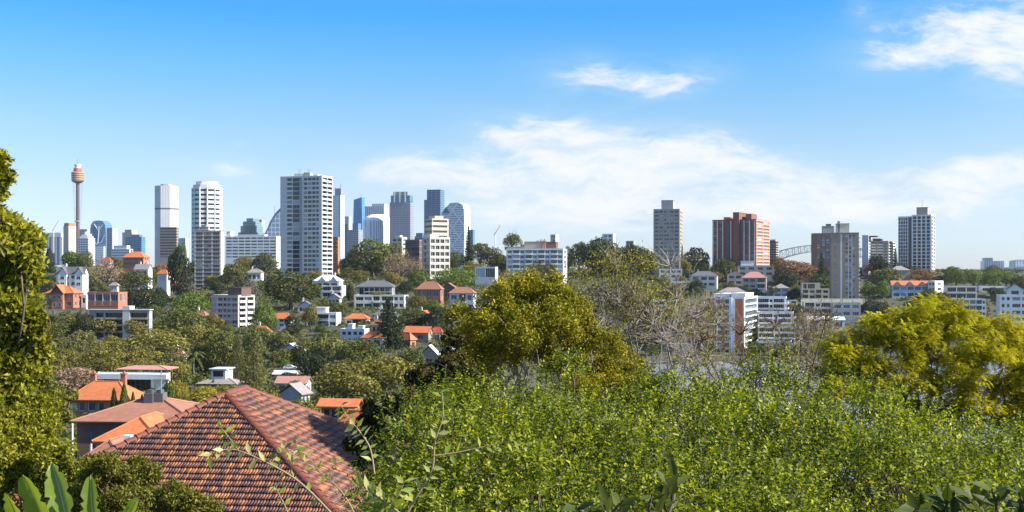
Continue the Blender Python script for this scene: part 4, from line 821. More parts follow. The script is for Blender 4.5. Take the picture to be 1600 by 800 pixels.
def cars():
    for px, D, col, lb in ((435,395,(.4,.03,.03),'dark red parked car in front of the pale blue gabled house'),(453,392,(.7,.71,.73),'silver white parked car beside the dark red one')):
        car(px, 577, D, col, lb)
    DC = dfor(30, 628); car(30, 627.5, DC, (.5,.58,.68), 'pale blue parked car half hidden under the tall left tree', .5)
    m, nt_, pp = nodes('car_park_asphalt'); pp.inputs['Base Color'].default_value = (.06,.06,.062,1); pp.inputs['Roughness'].default_value = .9
    b = MB(); a, c = at(415,578.5,388), at(480,578.5,388); b.box(a.x, c.x, 386, 402, a.z-4, a.z+.25); o = b.build('car_park', m); o['kind'] = 'structure'
    b = MB(); a = at(26,628,DC); b.box(a.x-9, a.x+6, DC-4, DC+5, a.z-2, a.z+.02); o = b.build('driveway', m); o['kind'] = 'structure'
cars()
# boats on the bay
def boat(px, D, L, label, rz, sailb=True):
    X = (px-800)/F*D; r = tag(empty('moored_boat', (X, D, 0), rz), label, 'boat')
    out = [(-.5,-.16),(-.2,-.18),(.2,-.15),(.42,-.06),(.5,0),(.42,.06),(.2,.15),(-.2,.18),(-.5,.16)]
    b = MB(); b.prism([(x*L*.94,y*L*.8) for x, y in out], -.4, L*.1, 0, True, [(x*L,y*L) for x, y in out]); b.build('hull', WHITE, r)
    b = MB(); b.prism([(-.25*L,-.1*L),(.12*L,-.09*L),(.2*L,0),(.12*L,.09*L),(-.25*L,.1*L)], L*.1, L*.17, 0, True, [(-.22*L,-.08*L),(.06*L,-.07*L),(.1*L,0),(.06*L,.07*L),(-.22*L,.08*L)]); c = b.build('cabin', OFFW, r)
    b = MB(); b.box(-.18*L,.05*L,-.093*L,.093*L,L*.125,L*.15); b.build('window', GLASSD, c)
    if sailb:
        b = MB(); b.tube([(.05*L,0,L*.1),(.05*L,0,L*1.25)], .07, 5); b.build('mast', STEEL, r)
        b = MB(); b.tube([(.05*L,0,L*.24),(-.4*L,0,L*.23)], .12, 5); b.build('boom', plain('blue_sail_cover_%d'%px,(.1,.2,.4)), r)
for a in [(1052,470,11,'moored yacht with blue sail cover, nearest the golden tree',.3),(1110,455,12,'white motor cruiser in the middle of the bay, seen through twigs',-.2,False),(1148,520,10,'small moored yacht below the nine storey waterfront block',.1),
          (1205,480,12,'moored yacht in front of the terraced apartments',-.5),(1236,440,11,'white motor cruiser near the yellow tree, blue awning',.6,False),(1168,420,9,'low white launch closest to the hedge on the bay',.2,False),(1062,425,10,'white motor cruiser left of the dark twisted tree, grey canopy',.1,False),(1128,400,10,'small yacht with grey hull close behind the hedge',.4),(1190,540,11,'moored yacht off the bottom tier of terraced apartments',-.1),(1085,560,9,'far small yacht under the sea wall',.8)]: boat(*a)
# ------------------------------------------------------------------ vegetation
def unit(v): return v/np.maximum(np.linalg.norm(v, axis=-1, keepdims=True), 1e-9)
def rsph(g, n): return unit(g.normal(size=(n, 3)))
def cards(P, Nn, size, g, asp=1.5):
    """leaf clumps: one pointed quad each"""
    n = len(P); t = unit(np.cross(Nn, rsph(g, n))); b = np.cross(Nn, t)
    L = size*(.6+.8*g.random((n, 1))); W = L/asp
    V = np.stack([P-t*L*.5, P+b*W*.5-t*L*.05+Nn*L*.06, P+t*L*.5, P-b*W*.5-t*L*.05+Nn*L*.06], 1).reshape(-1, 3)
    return V, np.arange(n*4).reshape(n, 4)
def leafs(P, A, Nn, L, W, fold=.18):
    """folded two-quad leaves: base P, axis A, face normal Nn"""
    n = len(P); A = unit(A); S = unit(np.cross(A, Nn)); Nn = np.cross(S, A); L = np.asarray(L).reshape(-1, 1)*np.ones((n, 1)); W = np.asarray(W).reshape(-1, 1)*np.ones((n, 1))
    mid = P+A*L*.45-Nn*W*fold; tip = P+A*L-Nn*L*.12
    V = np.stack([P, P+A*L*.42-S*W*.5, tip, P+A*L*.42+S*W*.5, mid], 1).reshape(-1, 3)
    i = np.arange(n)[:, None]*5
    return V, np.concatenate([i+np.array([[0,4,2,1]]), i+np.array([[0,3,2,4]])], 1).reshape(-1, 4)
def join(parts):
    V, Fq, o = [], [], 0
    for v, f in parts: V.append(v); Fq.append(f+o); o += len(v)
    return np.concatenate(V), np.concatenate(Fq)
def lobes_cloud(g, C, R, n, sq=.85, up=.15, shell=.7, cull=.8):
    """points and outward normals on a set of lobes; most of those buried in other lobes dropped"""
    R = np.asarray(R, float); k = g.choice(len(C), n, p=(R**2)/np.sum(R**2)); d = rsph(g, n); d[:, 2] += up; d = unit(d)
    rr = R[k]*(shell+(1.08-shell)*np.sqrt(g.random(n)))*(1+.12*np.sin(d[:,0]*7+k)*np.sin(d[:,1]*8+k*2)); P = C[k]+d*rr[:, None]*np.array([1,1,sq])
    keep = np.ones(n, bool)
    for j in range(len(C)):
        inside = (np.linalg.norm((P-C[j])/np.array([1,1,sq]), axis=1) < R[j]*.72) & (k != j)
        keep &= ~(inside & (g.random(n) < cull))
    return P[keep], d[keep]
def crown(kind, seed):
    g = np.random.default_rng(seed); key = (kind, seed)
    if key in CACHE: return CACHE[key]
    if kind in ('round', 'dome', 'loose', 'wide'):
        nl = {'round': 15, 'dome': 26, 'loose': 17, 'wide': 24}[kind]; d = rsph(g, nl*3); d = d[d[:, 2] > (-.55 if kind in ('round','loose') else -.42)][:nl]
        rad = {'round': .6, 'dome': .7, 'loose': .7, 'wide': .74}[kind]
        C = d*rad*(.65+.4*g.random((len(d), 1))); C[:, 2] = C[:, 2]*.9
        R = {'round': .42, 'dome': .31, 'loose': .27, 'wide': .3}[kind]*(.65+.7*g.random(len(d)))
        if kind in ('round', 'dome', 'wide'): C = np.vstack([C, [[0,0,.0]]]); R = np.append(R, .55)
        n = {'round': 3600, 'dome': 5200, 'loose': 3000, 'wide': 4600}[kind]
        P, nn = lobes_cloud(g, C, R, n, .8, .2, .62)
        P[:, 2] = np.where(P[:, 2] < -.55, -.55+(P[:, 2]+.55)*.3, P[:, 2])
        V, Fq = cards(P, unit(nn+.75*rsph(g, len(P))), {'round': .115, 'dome': .088, 'loose': .1, 'wide': .092}[kind], g)
    elif kind == 'cone':                                     # layered conifer, z from 0 to 2
        P, A = [], []
        for t in np.linspace(.06, .985, 17):
            rr = (1-t)**.8*.98+.04; nb = int(6+9*(1-t)); a0 = g.random()*6
            for i in range(nb):
                a = a0+2*PI*i/nb+g.normal()*.15; L = rr*(.75+.4*g.random()); m = max(4, int(22*L))
                s = np.linspace(.12, 1, m); x = np.stack([np.cos(a)*L*s, np.sin(a)*L*s, 2*t-.16*L*s+.14*L*s**2*1.2], 1)
                for q in range(4): P.append(x+g.normal(size=x.shape)*np.array([.05,.05,.025]))
        P = np.concatenate(P); V, Fq = cards(P, unit(np.array([0,0,.8])+.8*rsph(g, len(P))), .1, g, 1.8)
    elif kind == 'feather':                                  # tall open casuarina
        C, R = [], []
        for t in np.linspace(.05, 1, 15):
            rr = (1-t**1.6)*.75+.1
            for i in range(4): a = g.random()*6.3; C.append([np.cos(a)*rr*.6*g.random()**.5, np.sin(a)*rr*.6, 2*t-.05]); R.append(.2+.2*rr*g.random())
        P, nn = lobes_cloud(g, np.array(C), np.array(R), 4600, 1.3, .0, .3, .2); V, Fq = cards(P, unit(nn+.9*rsph(g, len(P))), .085, g, 2.2)
    elif kind == 'column':                                   # clipped cypress
        n = 2600; z = g.random(n)*2; a = g.random(n)*2*PI; rr = np.sin(np.clip(z/2*.92+.08, 0, 1)*PI)**.5*(.8+.2*g.random(n))*(1-.2*z/2); P = np.stack([np.cos(a)*rr, np.sin(a)*rr, z], 1)
        nn = np.stack([np.cos(a), np.sin(a), .5*np.ones(n)], 1); V, Fq = cards(P, unit(nn+.6*rsph(g, n)), .14, g, 1.6)
    elif kind == 'palm':
        parts = []
        for i in range(26):
            a = 2*PI*i/26+g.normal()*.1; e = g.uniform(-.35, 1.2); m = 16; s = np.linspace(.08, 1, m)
            x = np.stack([np.cos(a)*np.cos(e*.6)*s, np.sin(a)*np.cos(e*.6)*s, np.sin(e)*s-.75*s**2.2], 1)
            t = unit(np.gradient(x, axis=0)); sd = unit(np.cross(t, [0,0,1]))
            for sg in (-1, 1): parts.append(leafs(x, sd*sg+.5*t+np.array([0,0,-.35]), np.cross(sd, t), .26*(1.05-.6*s), .06))
        V, Fq = join(parts)
    elif kind == 'sparse':                                   # winter tree: thin haze of last leaves
        d = rsph(g, 90); d[:, 2] = np.abs(d[:, 2])*.9-.1; C = d*(.5+.45*g.random((90, 1))); P = np.repeat(C, 20, 0)+g.normal(size=(1800, 3))*.1
        V, Fq = cards(P, rsph(g, len(P)), .055, g, 1.6)
    CACHE[key] = (V, Fq); return CACHE[key]
def crown_obj_mesh(kind, seed, mat):
    k = ('cm', kind, seed, mat.name)
    if k not in CACHE: V, Fq = crown(kind, seed); CACHE[k] = raw_mesh('crown', V, Fq, mat)
    return CACHE[k]
def trunk_mesh(kind, seed, mat):
    k = ('tm', kind, seed, mat.name)
    if k in CACHE: return CACHE[k]
    g = random.Random(seed); b = MB()
    if kind in ('cone', 'feather', 'column'): b.tube([(0,0,-1),(0,0,0),(0,0,1.9)], [.09,.08,.015], 6)
    elif kind == 'palm': b.tube([(0,0,-3.2),(.08,0,-1.6),(0,0,.05)], [.085,.07,.06], 7)
    else:
        b.tube([(0,0,-1.5),(.03,0,-.9),(0,.02,-.45)], [.11,.09,.075], 6)
        nb = 16 if kind == 'sparse' else 7
        for i in range(nb):
            a = 2*PI*i/nb+g.random(); e = g.uniform(.25, 1.3); L = g.uniform(.7, 1.05)
            p = [Vector((0,.02,-.5+.25*g.random()))]
            for s in (.35,.7,1): p.append(Vector((math.cos(a)*math.cos(e)*L*s+g.gauss(0,.04), math.sin(a)*math.cos(e)*L*s+g.gauss(0,.04), -.45+(math.sin(e)*L*1.1)*s+.15*s)))
            b.tube(p, [.045,.032,.02,.006], 4)
            if kind == 'sparse':
                for q in range(14):
                    j = g.choice((1,2,3)); o = p[j]; d = Vector((math.cos(a)+g.gauss(0,.7), math.sin(a)+g.gauss(0,.7), .5+g.gauss(0,.5))).normalized()
                    m1 = o+d*.16+Vector((0,0,.03)); b.tube([o, m1, m1+d*.16+Vector((g.gauss(0,.06),g.gauss(0,.06),.06))], [.011,.007,.003], 3)
    CACHE[k] = b.mesh('trunk', mat); return CACHE[k]
KN = {'fig': ('dome', FIG, BARK, 'fig_tree'), 'dark': ('round', DARK, DARKBARK, 'dark_tree'), 'gum': ('loose', GUM, PALEBARK, 'gum_tree'), 'olive': ('wide', OLIVE, BARK, 'olive_green_tree'), 'bright': ('round', BRIGHT, BARK, 'leafy_tree'),
      'yellow': ('round', YELLOW, BARK, 'yellow_tree'), 'rust': ('wide', RUSSET, BARK, 'russet_tree'), 'bare': ('sparse', TAN, TWIG, 'bare_tree'), 'grey': ('round', GREYL, BARK, 'grey_shrub'), 'pine': ('cone', PINE, DARKBARK, 'pine_tree'),
      'feather': ('feather', GUM, DARKBARK, 'casuarina_tree'), 'cyp': ('column', BRIGHT, DARKBARK, 'cypress_tree'), 'dcyp': ('column', DARK, DARKBARK, 'cypress_tree'), 'palm': ('palm', PALM, BARK, 'palm_tree'), 'tan': ('wide', TAN, BARK, 'russet_tree'), 'lit': ('dome', BRIGHT, BARK, 'fig_tree')}
TN = [0]
def T(kind, px, yt, yb, w, label, D=None, group=None):
    """one tree: crown seen from row yt to yb, w px wide, standing on the ground"""
    shape, leaf, bark, name = KN[kind]; TN[0] += 1; seed = TN[0] % 4
    D = D or dfor(px, yb+2); s = D/F; X = (px-800)*s; g0 = gz(X, D)
    zt, zb = H+(HY-yt)*s, H+(HY-yb)*s; hw = w*s/2
    r = tag(empty(name, (X, D, g0), 2*PI*rnd.random()), label, 'tree', group)
    if kind in ('fig','dark','olive','bright','lit','yellow','rust') and zb-g0 > .2*(zt-g0) and (px, yt) != (800, 363): zb = g0+.12*(zt-g0)
    tall = shape in ('cone', 'feather', 'column')
    if tall: hh = max(zt-g0 if shape != 'feather' else zt-zb, 1)/2; zc = zt-g0-2*hh
    elif shape == 'palm': hh = hw; zc = zt-g0-.45*hh
    else: hh = (zt-zb)/1.62; zc = zt-g0-hh*.95
    Sx = Matrix.Diagonal((hw/(1.0 if tall or shape == 'palm' else .98), hw/(1.0 if tall or shape == 'palm' else .98), hh, 1))
    link('crown', crown_obj_mesh(shape, seed, leaf), r, Matrix.Translation((0,0,zc)) @ Sx)
    if shape == 'palm': Sx = Matrix.Diagonal((hw, hw, max(zc/3.1, .3), 1))
    elif not tall: Sx = Matrix.Diagonal((hw, hw, max(hh, (zc+.6)/1.45), 1))
    link('trunk', trunk_mesh(shape, seed, bark), r, Matrix.Translation((0,0,zc)) @ Sx)
for a in [
 # skyline and upper left slope
 ('dcyp',77,388,414,16,'dark narrow tree at the left end of the skyline, against the white topped office tower'),
 ('bright',112,391,418,42,'bright rounded tree just above the white gabled house'),
 ('dark',134,399,418,18,'small dark tree right of the bright rounded tree above the white gabled house'),
 ('gum',146,412,450,40,'grey green tree touching the right side of the white gabled house'),
 ('gum',72,420,452,36,'pale green tree left of the white gabled house'),
 ('bare',166,400,458,66,'large bare brown tree spreading below the red roofed house'),
 ('olive',196,410,432,30,'low olive tree under the orange brick villa'),
 ('fig',212,422,456,58,'olive topped dark tree right of the large bare brown tree'),
 ('dark',214,440,484,56,'black green tree above the lift tower of the four storey white block'),
 ('dark',278,384,472,42,'very tall dark tree standing left of the brown brick tower'),
 ('rust',250,410,430,26,'small russet tree left of the very tall dark tree'),
 ('rust',184,402,420,24,'thin russet crown on the skyline above the large bare brown tree'),
 ('bright',284,372,392,16,'little rounded tree top poking above the very tall dark tree'),
 ('grey',290,440,470,34,'grey brown shrub at the foot of the very tall dark tree'),
 ('dark',250,445,480,34,'dark tree between the black green tree and the very tall dark tree'),
 ('bright',297,455,492,58,'bright green tree at the foot of the brown brick tower'),
 ('fig',283,476,535,92,'broad dome shaped olive grey fig left of the six storey pinkish block'),
 ('gum',366,404,452,44,'tall pale trunked gum right of the brown brick tower'),
 ('fig',414,392,428,48,'dark fig against the left edge of the white slab tower'),
 ('olive',382,398,420,34,'olive tree below the long white office block'),
 ('fig',456,418,482,100,'huge dark spreading fig below the white slab tower'),
 ('grey',392,436,474,40,'grey mauve flowering tree above the six storey pinkish block'),
 ('bright',412,466,520,38,'bright tree hugging the right side of the six storey pinkish block'),
 ('dark',380,425,450,30,'dark tree just right of the pale trunked gum'),
 ('dark',340,432,462,26,'dark crown tucked behind the roof box of the six storey pinkish block'),
 ('olive',547,398,430,44,'olive brown tree right of the white slab tower foot'),
 ('fig',582,370,432,96,'big dark wooded crown on the ridge below the fan roofed tower'),
 ('fig',606,378,430,60,'dark crown merging with the big wooded crown, under the cream stepped apartments'),
 ('bare',626,390,440,60,'bare pinkish brown tree left of the white gridded block'),
 ('bare',645,398,446,44,'second bare pinkish tree, touching the white gridded block'),
 ('olive',560,420,440,34,'rusty olive tree above the grey mansion'),
 ('bright',654,420,452,44,'yellow green tree right of the grey mansion'),
 ('dark',633,432,462,22,'dark narrow tree at the right end of the grey mansion'),
 ('dcyp',547,444,468,14,'dark clipped column left of the long white two storey house'),
 ('lit',708,416,450,76,'bright rounded fig below the right side of the white gridded block'),
 ('fig',712,392,420,40,'dark tree right of the white gridded block'),
 ('pine',732,355,392,18,'single conical pine on the skyline right of the diagrid tower'),
 ('gum',750,375,408,40,'pale green tree right of the conical skyline pine'),
 ('fig',768,384,420,46,'dark green tree above the green grey pavilion'),
 ('dark',784,396,424,34,'dark tree against the left end of the long grey block'),
 ('fig',800,363,388,36,'umbrella shaped fig on the skyline above the long grey block'),
 ('olive',822,372,386,30,'low olive tree behind the brown penthouse'),
 ('bright',848,368,388,34,'bright tree below the yellow sided rooftop block'),
 ('gum',850,402,446,66,'grey green gum in front of the long grey block'),
 ('olive',742,405,432,40,'olive tree above the bright rounded fig'),
 ('fig',905,372,404,36,'dark fig right of the long grey block'),
 ('olive',888,380,412,22,'rusty olive crown at the right end of the long grey block'),
 ('dark',940,370,412,70,'dark skyline fig below the plain white rooftop box'),
 ('dark',980,378,414,66,'dark skyline fig sloping down towards the narrow grey brown tower'),
 ('fig',960,398,424,90,'lower dark fig beneath the skyline figs'),
 ('gum',1086,382,432,58,'open gum tree right of the narrow grey brown tower'),
 ('fig',1062,398,430,34,'dark fig overlapping the narrow grey brown tower'),
 ('fig',1130,402,440,54,'olive fig at the foot of the red brick tower'),
 ('olive',1112,420,445,46,'olive tree above the white house with dark hipped roof'),
 ('olive',1146,400,420,24,'small olive tree hiding the left corner of the red brick tower'),
 ('rust',1243,402,444,82,'large rust coloured tree left of the slim tan tower'),
 ('olive',1218,398,416,26,'olive crown at the left of the large rust coloured tree'),
 ('dark',1230,422,450,48,'dark green tree under the large rust coloured tree'),
 ('dark',1280,424,458,58,'dark green mass left of the slim tan tower'),
 ('pine',1284,396,450,22,'dark conical pine left of the slim tan tower'),
 ('rust',1362,408,430,30,'orange rust crown just right of the slim tan tower'),
 ('fig',1380,414,456,64,'olive fig right of the slim tan tower'),
 ('bright',1358,440,464,24,'small yellowish tree at the right foot of the slim tan tower'),
 ('bright',1380,436,466,26,'pale green tree left of the orange gabled terrace'),
 ('dark',1370,390,416,26,'dark pine shaped tree in front of the grey stepped block'),
 ('pine',1399,388,418,14,'dark conical tree at the right of the grey brown stepping block'),
 ('rust',1436,418,440,52,'reddish brown tree at the foot of the black and white tower'),
 ('dark',1418,414,430,40,'dark low tree left of the reddish brown tree'),
 ('lit',1494,416,448,42,'first sunlit fig in the row right of the black and white tower'),
 ('lit',1522,418,448,40,'second fig of the sunlit row, above the low white flat building'),
 ('lit',1548,420,448,38,'third fig of the sunlit row, below the hazy tower cluster'),
 ('lit',1572,423,448,34,'last fig of the sunlit row, above the slate roofed white house'),
 ('fig',1592,428,456,34,'dark fig at the right edge beyond the slate roofed white house'),
 ('dark',1468,430,446,30,'dark tree between the reddish brown tree and the sunlit fig row'),
 ('bright',1144,457,474,34,'clipped bright green hedge tree below the grey lilac roof'),
 ('yellow',1171,460,472,18,'yellow bush right of the clipped bright green hedge tree'),
 ('yellow',1238,468,496,16,'yellow tree right of the upper terraced tier'),
 ('dark',1180,450,470,30,'dark shrub below the pinkish red villa'),
 ('dark',1240,450,468,24,'dark shrub left of the cream terraced villa'),
 # middle of the left slope
 ('olive',243,508,566,104,'broad olive tree right of the four storey white block'),
 ('palm',124,478,520,34,'palm in the dark garden left of the four storey white block'),
 ('gum',96,520,572,60,'loose green tree below the white garden house'),
 ('olive',162,530,590,80,'rounded olive tree below the four storey white block'),
 ('gum',130,512,550,50,'grey green tree left of the four storey white block foot'),
 ('bright',105,500,525,34,'bright shrub beside the white garden house'),
 ('olive',82,545,592,58,'olive tree beside the tall left tree'),
 ('olive',214,542,588,72,'olive tree above the modern white house'),
 ('gum',268,546,592,58,'pale gum above the right end of the modern white house'),
 ('yellow',236,546,564,30,'yellow crown in the olive trees above the modern white house'),
 ('palm',303,545,590,44,'palm in front of the dark tree on the middle slope'),
 ('tan',118,568,618,90,'pinkish brown autumn tree behind the orange hipped roof'),
 ('fig',348,516,588,66,'dense dark green tree below the six storey pinkish block'),
 ('dark',322,530,588,48,'dark tree left of the dense dark green tree'),
 ('feather',397,512,612,66,'tall feathery casuarina in the middle of the slope'),
 ('feather',372,524,600,40,'slimmer casuarina close to the tall feathery one'),
 ('gum',440,512,560,56,'grey brown tree right of the tall casuarina'),
 ('olive',484,470,512,26,'olive shrub right of the orange hipped white house'),
 ('dark',455,490,520,28,'dark shrub between the orange hipped house and the glass balconied house'),
 ('palm',505,515,560,52,'tall palm in front of the bright white terrace row'),
 ('gum',520,520,575,66,'grey green tree behind the tall palm'),
 ('dark',488,545,592,52,'dark tree right of the pale blue gabled house'),
 ('fig',560,524,588,90,'green fig below the bright white terrace row'),
 ('olive',540,556,628,110,'wide olive tree right of the big roof peak'),
 ('olive',600,548,622,110,'wide olive tree in front of the white metal roofed cottage'),
 ('fig',642,540,600,60,'dark green tree below the orange sunlit side wall'),
 ('pine',607,466,545,58,'dark layered pine in the middle of the slope'),
 ('fig',647,480,508,54,'rounded dark tree below the garden wall'),
 ('dark',690,478,512,60,'dark shrubs under the pale lilac house'),
 ('fig',520,470,490,60,'clipped hedge bank above the glass balconied house'),
 ('dark',450,580,598,30,'dark shrub beside the metal roofed shed'),
 ('palm',462,592,618,26,'small palm above the big roof ridge'),
 ('bright',445,560,580,22,'bright shrub left of the parked cars'),
 # near the lower left houses
 ('yellow',276,586,625,36,'yellow green tree right of the modern white house'),
 ('bright',262,590,634,26,'bright bushy tree behind the clipped cypresses'),
 ('yellow',318,600,632,70,'yellowish bush below the dark house with box dormer'),
 ('olive',352,598,628,60,'olive bush left of the big roof peak'),
 ('dcyp',178,607,634,15,'dark clipped cypress, leftmost of the row beside the orange hipped roof'),
 ('cyp',194,600,634,19,'tallest clipped cypress in the row'),
 ('cyp',208,613,634,13,'short bright cypress touching the tallest one'),
 ('dcyp',222,617,634,14,'low dark cypress in front of the right chimney'),
 ('cyp',236,607,634,20,'broad clipped cypress at the right end of the row'),
 ('palm',104,628,690,38,'palm beside the wall of the long brick house'),
 ]: T(*a, D={'cyp':150,'dcyp':150}.get(a[0]) if a[2] > 595 else ({104:120,262:170,276:230,318:200,352:190}.get(a[1]) if a[2] > 580 else None))
for a in [('olive',470,616,662,90,'grey olive tree directly behind the right slope of the big roof',150),('olive',520,640,690,80,'grey olive shrub between the big roof and the low brick cottage',100),('olive',425,606,640,60,'grey olive tree just over the big roof ridge',170),
          ('bare',1085,462,560,70,'leafless brown purple tree left of the nine storey waterfront block',650),('bare',1262,474,545,60,'leafless grey tree right of the terraced apartments',600),('bare',1290,490,560,60,'leafless grey tree nearest the yellow tree',520),
          ('grey',1036,462,530,60,'grey brown tree above the blue glazed boathouse',720),('dark',1010,470,540,60,'dark tree left of the blue glazed boathouse',710),('olive',980,440,500,80,'olive tree on the far slope behind bare branches',820),('grey',930,440,500,90,'grey green trees on the far slope behind the golden tree',800)]: T(*a[:6], D=a[6])
# ---- canopy filling the slopes: each tree its own object, shared label per patch where nothing tells them apart
OCC = []
def patch(n, poly, kinds, label, grp, wr=(18, 34)):
    x0, x1, y0, y1 = poly
    for i in range(n):
        px = rnd.uniform(x0, x1); yb = rnd.uniform(y0, y1); w_ = rnd.uniform(*wr); k = rnd.choice(kinds)
        T(k, px, yb-w_*rnd.uniform(.6,.85), yb, w_, label, None, grp)
patch(16,(60,330,425,480),['fig','dark','olive','gum'],'small green tree among the houses of the upper left slope','trees among the upper left houses',(20,36))
patch(14,(330,640,428,470),['fig','dark','olive'],'dark green tree among the houses below the white slab tower','trees below the white slab tower',(20,36))
patch(22,(240,720,468,545),['fig','dark','olive','gum','bright'],'green garden tree between the houses of the middle slope','garden trees of the middle slope',(20,40))
patch(26,(60,480,520,600),['olive','gum','olive','fig'],'olive green tree massed in the wooded valley','trees massed in the valley',(34,64))
patch(14,(640,900,470,545),['fig','dark','gum'],'dark green tree on the slope behind the golden tree','trees behind the golden tree',(20,40))
patch(26,(1000,1600,426,470),['fig','dark','olive'],'small dark tree among the villas of the right slope','trees among the right slope villas',(16,30))
patch(16,(1010,1340,476,545),['dark','grey','olive','fig'],'dark shrubby tree on the bank above the bay','trees on the bank above the bay',(20,38))
patch(12,(1340,1480,468,505),['fig','dark','olive'],'dark garden tree on the bank left of the yellow tree top','trees on the bank behind the yellow tree',(22,40))
patch(12,(1000,1330,549,557),['dark','olive','fig'],'low dark shrub along the far shoreline','shrubs along the far shoreline',(14,26))
for a in [('dark',74,486,524,44,'dark tree hiding the left end of the stone retaining wall'),('fig',104,484,528,46,'dark tree in the middle of the garden under the orange red brick house'),('dark',132,480,516,30,'dark tree against the left edge of the four storey white block')]: T(*a, D=500)
patch(16,(860,1060,455,590),['dark','grey','olive','fig'],'dull dark tree on the slope seen through the bare branches','trees behind the bare branches',(24,44))
patch(14,(885,1020,414,426),['dark','fig'],'dark rounded tree in the wooded band left of the narrow grey brown tower','trees of the dark wooded band',(40,58))
patch(16,(100,900,404,432),['fig','dark','olive'],'dark tree along the ridge between the towers','trees along the ridge',(20,34))
patch(10,(1000,1430,410,430),['fig','dark','olive'],'dark tree along the right ridge between the towers','trees along the right ridge',(18,30))
def undergrowth():
    g = np.random.default_rng(5); n = 17000; D = 60+1050*g.random(n)**.75; px = g.uniform(-150, 1750, n); X = (px-800)/F*D; z = ground(X, D)
    ok = z > 2.2; X, D, z = X[ok], D[ok], z[ok]; C = np.stack([X, D, z], 1); R = g.uniform(.7, 2.6, len(C)); k = np.repeat(np.arange(len(C)), 30)
    d = rsph(g, len(k)); d[:, 2] = np.abs(d[:, 2]); P = C[k]+d*(R[k]*(.7+.4*g.random(len(k))))[:, None]
    V, Fq = cards(P, unit(d+.7*rsph(g, len(k))), .9, g); tag(link('undergrowth', raw_mesh('undergrowth', V, Fq, FIG)), 'low mixed undergrowth covering the slopes', 'undergrowth', None, 'stuff')
undergrowth()
# ------------------------------------------------------------------ the big tiled roof
def tilemat():
    m, nt, p = nodes('glazed_terracotta_tiles'); gi = N(nt, 'ShaderNodeNewGeometry'); co = objco(nt)
    n = noise(nt, co, .55, 3); n2 = noise(nt, co, 9, 4)
    f = mathn(nt, 'ADD', mathn(nt, 'MULTIPLY', gi.outputs['Random Per Island'], .95), mathn(nt, 'MULTIPLY', mathn(nt, 'SUBTRACT', n, .5), .55), clamp=True)
    cr = N(nt, 'ShaderNodeValToRGB'); nt.links.new(f, cr.inputs[0]); e = cr.color_ramp.elements
    for i, (pos, c) in enumerate([(0,(.024,.014,.018)),(.3,(.05,.02,.02)),(.52,(.115,.036,.018)),(.75,(.205,.064,.022)),(1,(.4,.14,.034))]):
        x = e[0] if i == 0 else (e[-1] if i == 4 else e.new(pos)); x.position = pos; x.color = (*c, 1)
    c = mixc(nt, mathn(nt, 'SUBTRACT', mathn(nt, 'MULTIPLY', n2, 1.4), .55, clamp=True), cr.outputs[0], (.12,.07,.055))
    nt.links.new(c, p.inputs['Base Color']); p.inputs['Roughness'].default_value = .48; p.inputs['Specular IOR Level'].default_value = .32
    return m
TILE = tilemat(); CAP = roofmat('ridge_cap_terracotta', (.13,.04,.026), (.22,.066,.036), 5)
